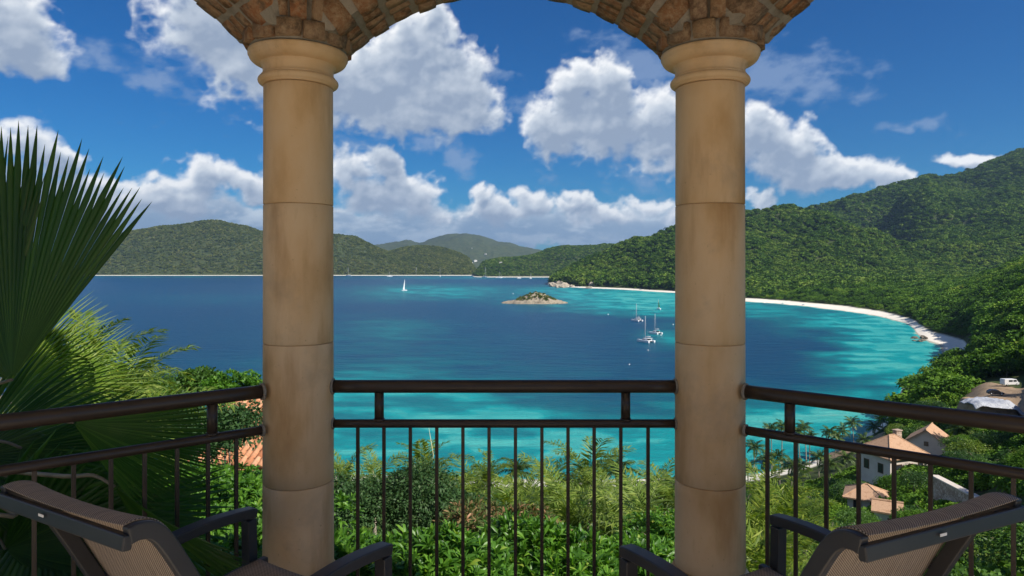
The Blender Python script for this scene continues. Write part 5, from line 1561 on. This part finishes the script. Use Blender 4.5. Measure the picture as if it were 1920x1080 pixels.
for px, py, k, s, lb, rd in [(876, 488, 2, 42, 'white block at the left of the far mountain village', 0), (890, 491, 2, 48, 'largest white block of the far mountain village', 0), (884, 494, 2, 26, 'small white house between the two big village blocks', 0), (888, 471, 2, 26, 'white house high on the far mountain', 0), (893, 474, 2, 24, 'white house just below the highest one', 0), (912, 477, 2, 30, 'white house at the right of the far mountain', 0), (824, 462, 2, 18, 'speck of a white house on the left shoulder of the far mountain', 0), (885, 466, 2, 16, 'topmost speck of a house on the far mountain', 0),
    (936, 486, 1, 18, 'red-roofed house on the middle headland hill', 1), (939, 494, 1, 20, 'tan terrace house below the red-roofed one', 0)]:
    far_house(px, py, k, s, lb, rd)

# things on the long beach
for i, (px, d, lb, m_) in enumerate([(1434, 1335, 'white beach hut at the edge of the trees, nearest the right column', WALL_WHITE), (1467, 1300, 'green beach shelter on the long beach', TEAL_M), (1506, 1250, 'blue beach shelter on the long beach', BLUE_M)]):
    x = (px - CX) * d / FPX; z = gz(x, d)
    root = empty('beach_shelter', (x, d, z), i * .7, lb, 'shelter', 'shelters on the long beach')
    b = MB(); [b.box((sx * 2.2, sy * 1.6, 1.1), (.2, .2, 2.4)) for sx in (-1, 1) for sy in (-1, 1)]; b.build('posts', SHUT_M, root)
    b = MB(); vs = [b.bm.verts.new(p) for p in ((-2.8, -2.2, 2.3), (2.8, -2.2, 2.3), (2.8, 2.2, 2.3), (-2.8, 2.2, 2.3), (0, 0, 3.4))]
    for k in range(4): b.bm.faces.new((vs[k], vs[(k + 1) % 4], vs[4]))
    b.bm.faces.new(vs[:4][::-1]); b.build('canopy', m_, root)

# rocks by the shore
ROCK_M = mottled('shore_rock', (.06, .05, .04), (.20, .17, .13), .5, .95, .2, .7, 2, (.12, .10, .08), 8, .3)
ROCK_PALE = mottled('pale_shore_rock', (.16, .13, .10), (.42, .36, .28), .2, .95, .2, .7, 1, (.28, .23, .18), 8, .5)
def rock_mesh(seed):
    b = MB(); bmesh.ops.create_icosphere(b.bm, subdivisions=3, radius=1.0)
    for v in b.bm.verts:
        n = mnoise.fractal(v.co * 1.3 + Vector((seed * 7.1, 0, 0)), 1.0, 2.0, 4)
        v.co *= 1 + .45 * n; v.co.z *= .7
    o = b.build('rock', ROCK_M, None); me = o.data; bpy.data.objects.remove(o); return me
RKS = [rock_mesh(i) for i in range(4)]; RKP = []
for me in RKS:
    m2 = me.copy(); m2.materials[0] = ROCK_PALE; RKP.append(m2)
rr = random.Random(5)
rl = []
for (px, py, n, sx, sy, s0, s1, pale, lb) in [(1726, 637, 10, 18, 4, 1.4, 3.6, 0, 'dark rocks between the two beaches'), (1085, 537, 34, 50, 3.5, 8, 20, 1, 'pale boulders at the foot of the headland')]:
    for i in range(n):
        x_, y_ = px + rr.uniform(-sx, sx), py + rr.uniform(-sy, sy)
        d = 75 * FPX / (y_ - HY); x = (x_ - CX) * d / FPX
        s = rr.uniform(s0, s1)
        h = max(gz(x, d), SEA)
        if h > SEA + 14: continue
        o = inst('shore_rock', (RKP if pale else RKS)[i % 4], None, (x, d, h), (rr.uniform(-.4, .4), rr.uniform(-.4, .4), rr.uniform(0, 6)), (s, s * .8, s * rr.uniform(.6, 1.1)))
        tag(o, None, 'rock', lb); rl.append((x / d, o, lb))
WORDS = 'leftmost,second,third,fourth,fifth,sixth,seventh,eighth,ninth,tenth,eleventh,twelfth,thirteenth,fourteenth,fifteenth,sixteenth,seventeenth,eighteenth,nineteenth,twentieth,twenty-first,twenty-second,twenty-third,twenty-fourth,twenty-fifth,twenty-sixth,twenty-seventh,twenty-eighth,twenty-ninth,thirtieth,thirty-first,thirty-second,thirty-third,thirty-fourth,thirty-fifth'.split(',')
for g_ in sorted({t[2] for t in rl}):
    for i, (_, o, lb) in enumerate(sorted([t for t in rl if t[2] == g_], key=lambda t: t[0])):
        o['label'] = ('%s %s, %s' % (lb.split()[0], lb.split()[1].rstrip('s'), ' '.join(lb.split()[2:]))) + (', leftmost' if i == 0 else ', %s from the left' % WORDS[i])

# ------------------------------------------------------------------ trees one by one on the near slope, then the forest as a mass
LIM = [(-700, 735), (0, 735), (250, 735), (490, 770), (505, 900), (620, 905), (860, 912), (1265, 915), (1400, 912), (1470, 905), (1540, 893), (1580, 880), (1640, 855), (1668, 812), (1690, 752), (1705, 725), (1740, 706), (1800, 690), (1850, 670), (1920, 640), (2300, 520)]
BOXES = [(1612, 1735, 826, 868, 160), (1695, 1772, 795, 868, 174), (1752, 1842, 892, 938, 94), (1590, 1660, 908, 930, 114), (1655, 1676, 950, 982, 90), (1868, 1935, 920, 944, 106), (1815, 1935, 736, 800, 195), (1845, 1935, 700, 745, 245), (1585, 1650, 790, 838, 290), (400, 495, 745, 835, 27), (1396, 1412, 1030, 1056, 41)]
rt = random.Random(77)
TREES = []
def try_tree(px, d, R, k):
    x = (px - CX) * d / FPX
    g = gz(x, d)
    if g < SEA + 1.2: return False
    h = R * rt.uniform(.75, 1.15)
    ytop = HY - (g + h + .8 * R - EZ) / d * FPX
    rp_ = R * FPX / d
    lim = np.interp(px, [a for a, _ in LIM], [b for _, b in LIM])
    if d < 420 and ytop < lim: return False
    for (x0, x1, y0, y1, hd) in BOXES:
        yb = HY - (g + h - .5 * R - EZ) / d * FPX
        if d < hd and px + rp_ * .8 > x0 and px - rp_ * .8 < x1 and ytop < y1 and yb > y0: return False
        if abs(d - hd + 8) < 9 and px + rp_ > x0 and px - rp_ < x1 and ytop < y1 and yb > y0 and hd > 60: return False
    for (a, b_, R2) in TREES[-400:]:
        if (a - x) ** 2 + (b_ - d) ** 2 < (.62 * (R + R2)) ** 2: return False
    TREES.append((x, d, R))
    return (x, d, R, h, k)
KIND = {0: 'mid-green', 1: 'dark green', 2: 'deep green', 3: 'rounded green', 4: 'dense green', 5: 'olive'}
MARKS = [('the hipped villa roof', 1672, 845), ('the gabled villa', 1735, 840), ('the long stone wall', 1795, 920), ('the pyramid-roofed pavilion', 1625, 922), ('the white garden house', 1665, 968), ('the cottage at the right edge', 1900, 935), ('the dirt mound', 1865, 775), ('the parked white van', 1893, 722),
         ('the short post of the right railing', 1481, 790), ('the sand spit', 1640, 800), ('the front post of the right chair', 1490, 1020), ('the right column', 1330, 950), ('the short beach', 1790, 665), ('the domed hedge', 740, 920), ('the dry bush', 930, 960), ('the left column', 560, 900), ('the terracotta roof', 450, 780), ('the fan palm', 150, 760), ('the left chair', 200, 960), ('the left armrest post', 450, 1000), ('the middle short rail post', 712, 800), ('the tallest feathery palm', 1100, 900), ('the lower rail middle', 960, 800), ('the near armrest tip', 730, 1040), ('the right chair back', 1780, 1000), ('the shore grove of palms', 1560, 830)]
ORD = ['closest'] + [w + ' closest' for w in 'second third fourth fifth sixth seventh eighth ninth tenth eleventh twelfth thirteenth fourteenth fifteenth sixteenth seventeenth eighteenth nineteenth twentieth'.split()]
MORE = []
def label_trees(rows):
    """rows: (object, picture x, picture y, kind); each tree is told by its rank beside the nearest landmark"""
    slots = {}
    for o, x, y, k in rows:
        c = min(MARKS, key=lambda m: (m[1] - x) ** 2 + ((m[2] - y) * 1.3) ** 2)
        dx, dy = x - c[1], y - c[2]
        side = ('right of' if dx > 0 else 'left of') if abs(dx) > abs(dy) else ('below' if dy > 0 else 'above')
        slots.setdefault((c[0], side), []).append((dx * dx + dy * dy, o, k))
    for (nm, side), L_ in slots.items():
        L_.sort(key=lambda t: t[0])
        for i, (_, o, k) in enumerate(L_):
            w_ = ORD[i] if i < len(ORD) else 'number %d in distance' % (i + 1)
            o['label'] = '%s broadleaf tree, %s %s %s' % (KIND[k], w_, side, nm)
ROWS = []
cnt = 0
bands = [(16, 45, 60, 1.4, 2.3), (45, 90, 95, 2.0, 3.2), (90, 170, 120, 2.6, 4.2), (170, 300, 110, 3.2, 5.2), (300, 480, 60, 4.0, 6.0)]
for (d0, d1, n, r0, r1) in bands:
    made = 0; tries = 0
    while made < n and tries < n * 40:
        tries += 1
        px = rt.uniform(1340, 1990) if (rt.random() < .72 or d0 > 240) else rt.uniform(-60, 1340)
        d = math.sqrt(rt.uniform(d0 ** 2, d1 ** 2))
        R = rt.uniform(r0, r1); k = rt.choice([0, 0, 1, 1, 2, 3, 4, 4, 5])
        t = try_tree(px, d, R, k)
        if t and cnt < 295:
            o_ = tree_at(t[0], t[1], t[2], t[3], k, rt, 'tree', 'broadleaf trees on the slope below')
            ROWS.append((o_, px, HY - (o_.location.z + t[3] - EZ) / d * FPX, k))
            made += 1; cnt += 1
label_trees(ROWS)
print('TREES', cnt)

def scatter(name, pts, sc, protos, seed):
    me = bpy.data.meshes.new(name)
    n = len(pts)
    me.vertices.add(n); me.vertices.foreach_set('co', np.asarray(pts, np.float32).ravel())
    rng = np.random.default_rng(seed)
    for nm, ty, v in (('sc', 'FLOAT', sc), ('rz', 'FLOAT', rng.uniform(0, 6.28, n)), ('pick', 'INT', rng.integers(0, len(protos), n))):
        a = me.attributes.new(nm, ty, 'POINT'); a.data.foreach_set('value', np.asarray(v, np.int32 if ty == 'INT' else np.float32))
    o = bpy.data.objects.new(name, me); S.collection.objects.link(o)
    g = bpy.data.node_groups.new(name, 'GeometryNodeTree')
    g.interface.new_socket('Geometry', in_out='INPUT', socket_type='NodeSocketGeometry')
    g.interface.new_socket('Geometry', in_out='OUTPUT', socket_type='NodeSocketGeometry')
    q = NT(g); gi = q.n('NodeGroupInput'); go = q.n('NodeGroupOutput')
    ip = q.n('GeometryNodeInstanceOnPoints'); q.l(gi.outputs[0], ip.inputs['Points'])
    jn = q.n('GeometryNodeJoinGeometry')
    for p in reversed(protos):
        oi = q.n('GeometryNodeObjectInfo', transform_space='ORIGINAL'); oi.inputs['Object'].default_value = p; oi.inputs['As Instance'].default_value = True
        q.l(oi.outputs['Geometry'], jn.inputs[0])
    q.l(jn.outputs[0], ip.inputs['Instance']); ip.inputs['Pick Instance'].default_value = True
    def na(nm, ty):
        x = q.n('GeometryNodeInputNamedAttribute', data_type=ty); x.inputs['Name'].default_value = nm; return x.outputs[0]
    q.l(na('pick', 'INT'), ip.inputs['Instance Index'])
    cx = q.n('ShaderNodeCombineXYZ'); q.l(na('rz', 'FLOAT'), cx.inputs[2])
    er = q.n('FunctionNodeEulerToRotation'); q.l(cx.outputs[0], er.inputs[0]); q.l(er.outputs[0], ip.inputs['Rotation'])
    q.l(na('sc', 'FLOAT'), ip.inputs['Scale'])
    q.l(ip.outputs[0], go.inputs[0])
    md = o.modifiers.new('scatter', 'NODES'); md.node_group = g
    o['kind'] = 'stuff'
    return o
# four real trees on the point that the forest repeats
PROT = []
for k, (px, d) in enumerate([(1772, 430), (1800, 405), (1835, 440), (1815, 470), (1858, 455)]):
    x = (px - CX) * d / FPX
    rt_ = empty('forest_tree', (x, d, gz(x, d)))
    o = crown_mesh('crown', 500 + k, 520, 1.0, .21, G_FOREST, rt_, 9, .8, False, .75)
    o.location = (0, 0, 4.0); o.scale = (5, 5, 5)
    inst('trunk', TRUNK_ME[k], rt_, (0, 0, 3.0), (0, 0, 0), 4.5)
    tag(rt_, ['round', 'leaning', 'broad', 'small', 'tall'][k] + ' forest tree on the wooded point at the end of the short beach', 'tree', 'forest trees on the wooded point')
    PROT.append(o)
PROF = []
for k, (px, d) in enumerate([(1790, 520), (1880, 500), (1905, 470)]):
    x = (px - CX) * d / FPX
    rt_ = empty('forest_tree', (x, d, gz(x, d)))
    o = crown_mesh('crown', 600 + k, 130, 1.0, .42, G_FARF, rt_, 8, .75, False, .8)
    o.location = (0, 0, 3.5); o.scale = (4.5, 4.5, 4.5)
    inst('trunk', TRUNK_ME[k], rt_, (0, 0, 2.5), (0, 0, 0), 4)
    tag(rt_, ['pale', 'grey-green', 'bushy'][k] + ' forest tree on the slope above the short beach', 'tree', 'forest trees on the wooded point')
    PROF.append(o)

PROH = []
for k, (px, d) in enumerate([(1760, 480), (1845, 520)]):
    x = (px - CX) * d / FPX
    rt_ = empty('forest_tree', (x, d, gz(x, d)))
    o = crown_mesh('crown', 650 + k, 130, 1.0, .42, G_OLIVEF, rt_, 8, .75, False, .8)
    o.location = (0, 0, 3.0); o.scale = (3.5, 3.5, 3.5)
    inst('trunk', TRUNK_ME[k], rt_, (0, 0, 2.2), (0, 0, 0), 3.5)
    tag(rt_, ['olive', 'yellowish'][k] + ' small tree among the greener ones above the short beach', 'tree', 'forest trees on the wooded point')
    PROH.append(o)

def forest_points(X, Y, Z, spacing, seed, hmin=3.2, maxd=None, mind=0, dens=None):
    """random points on a land grid, one per spacing^2 metres, facing or cresting towards the terrace"""
    rng = np.random.default_rng(seed)
    # cell areas
    A = np.abs((X[1:, :-1] - X[:-1, :-1]) * (Y[:-1, 1:] - Y[:-1, :-1]))
    sy = HY - (Z - EZ) / Y * FPX
    hor = np.minimum.accumulate(sy, 1)                       # highest picture line so far along each ray
    vis = (sy <= hor + np.clip(9000 / Y, 8, 400))[:-1, :-1]
    ok = vis & (Z[:-1, :-1] > SEA + hmin) & (Y[:-1, :-1] > mind)
    if maxd: ok &= Y[:-1, :-1] < maxd
    sp = spacing(Y[:-1, :-1]) if callable(spacing) else spacing
    ex = np.where(ok, A / sp ** 2, 0)
    nn = rng.poisson(ex)
    ii, jj = np.nonzero(nn); rep = nn[ii, jj]
    ii = np.repeat(ii, rep); jj = np.repeat(jj, rep)
    a, b = rng.random(len(ii)), rng.random(len(ii))
    def lerp(G): return (G[ii, jj] * (1 - a) * (1 - b) + G[ii + 1, jj] * a * (1 - b) + G[ii, jj + 1] * (1 - a) * b + G[ii + 1, jj + 1] * a * b)
    return np.stack([lerp(X), lerp(Y), lerp(Z)], 1), rng
LZ = LH + SEA
p, rng = forest_points(LX, LY, LZ, lambda Y: 4.6 + Y * .0012, 1, 3.3, 4300, 230)
pxs = CX + p[:, 0] / p[:, 1] * FPX
sy = HY - (p[:, 2] + 6 - EZ) / p[:, 1] * FPX
keep = (pxs > 1000) & (pxs < 2250)
keep &= ~((p[:, 1] < 420) & (sy < np.interp(pxs, [a for a, _ in LIM], [b for _, b in LIM])))
for (x0, x1, y0, y1, hd) in BOXES:
    keep &= ~((p[:, 1] < hd + 14) & (pxs > x0 - 20) & (pxs < x1 + 20) & (sy < y1) & (sy > y0 - 60))
keep &= ~((pxs > 1735) & (pxs < 1838) & (p[:, 1] > 505) & (p[:, 1] < 668))
cl_ = P(1662, 583, 950); keep &= ~(((p[:, 0] - cl_.x) ** 2 + (p[:, 1] - 935) ** 2) < 26 ** 2)
p = p[keep]
near = p[:, 1] < 1500
sz = (2.4 + 5.6 * rng.random(len(p)) ** 2.2) * (1 + p[:, 1] * .00018)
low = np.clip((p[:, 2] - SEA) / 8, .5, 1) * (1 + .5 * np.exp(-((p[:, 2] - SEA - 18) / 16) ** 2) * (p[:, 1] > 500))
sz = sz * low
pz = p.copy(); pz[:, 2] += sz * rng.uniform(.3, .9, len(p))
nr = near
scatter('hillside_forest', pz[nr], sz[nr], PROT, 2)
scatter('mountain_forest', pz[~nr], sz[~nr] * 1.12, PROF, 3)
print('FOREST', len(p))
# low bushes covering the near slope between the trees
p, rng = forest_points(LX, LY, LZ, lambda Y: 1.25 + Y * .0035, 41, 1.6, 330, 9)
pxs = CX + p[:, 0] / p[:, 1] * FPX
sz = rng.uniform(.8, 1.7, len(p)) * (1 + p[:, 1] * .003)
sy = HY - (p[:, 2] + sz * 1.2 - EZ) / p[:, 1] * FPX
keep = (pxs > -500) & (pxs < 2100) & (sy > np.interp(pxs, [a for a, _ in LIM], [b for _, b in LIM]))
for (x0, x1, y0, y1, hd) in BOXES:
    rp_ = sz * .8 * FPX / p[:, 1]
    keep &= ~((p[:, 1] < hd + 4) & (pxs + rp_ > x0) & (pxs - rp_ < x1) & (sy < y1 - 6) & (sy > y0 - 30))
keep &= ~((p[:, 1] > 172) & (p[:, 1] < 262) & (pxs > 1812))
keep &= rng.random(len(p)) < .9
p = p[keep]; sz = sz[keep]; p[:, 2] += sz * .25
scatter('undergrowth', p, sz, PROT, 42)
print('UNDER', len(p))
for k, ((X, Y, Z), spc, _) in enumerate(HILLS):
    if not spc: continue
    q_, rng = forest_points(X, Y, Z, spc * .95, 10 + k, 7 if k == 0 else 6)
    s_ = (.5 + .9 * rng.random(len(q_)) ** 1.6) * spc * .72
    q_[:, 2] += s_ * .3
    scatter('headland_forest', q_, s_, PROH if k == 0 else PROF, 20 + k)
    print('HILL', k, len(q_))
# scrub on the cay
rng = np.random.default_rng(9)
m_ = np.nonzero(((CH_ > 6.5)).reshape(-1))[0]; m_ = rng.choice(m_, 330)
cp = np.stack([CX_.reshape(-1)[m_], CY_.reshape(-1)[m_], CH_.reshape(-1)[m_] + SEA + .3], 1)
scatter('cay_scrub', cp, rng.uniform(1.2, 2.8, len(cp)), PROH, 33)

# the air
def haze():
    m = bpy.data.materials.new('pale_air'); m.use_nodes = True
    q = NT(m.node_tree); m.node_tree.nodes.clear()
    v = q.n('ShaderNodeVolumePrincipled'); v.inputs['Color'].default_value = (.45, .68, 1, 1); v.inputs['Density'].default_value = 3.0e-5; v.inputs['Anisotropy'].default_value = .2
    o_ = q.n('ShaderNodeOutputMaterial'); q.l(v.outputs[0], o_.inputs['Volume'])
    b = MB(); b.box((0, 0, 0), (1, 1, 1)); o = b.build('haze', m)
    z0, z1 = SEA - 30, 1150
    o.scale = (56000, 50000, z1 - z0); o.location = (0, 12000, (z0 + z1) / 2)
    o['kind'] = 'stuff'
haze()
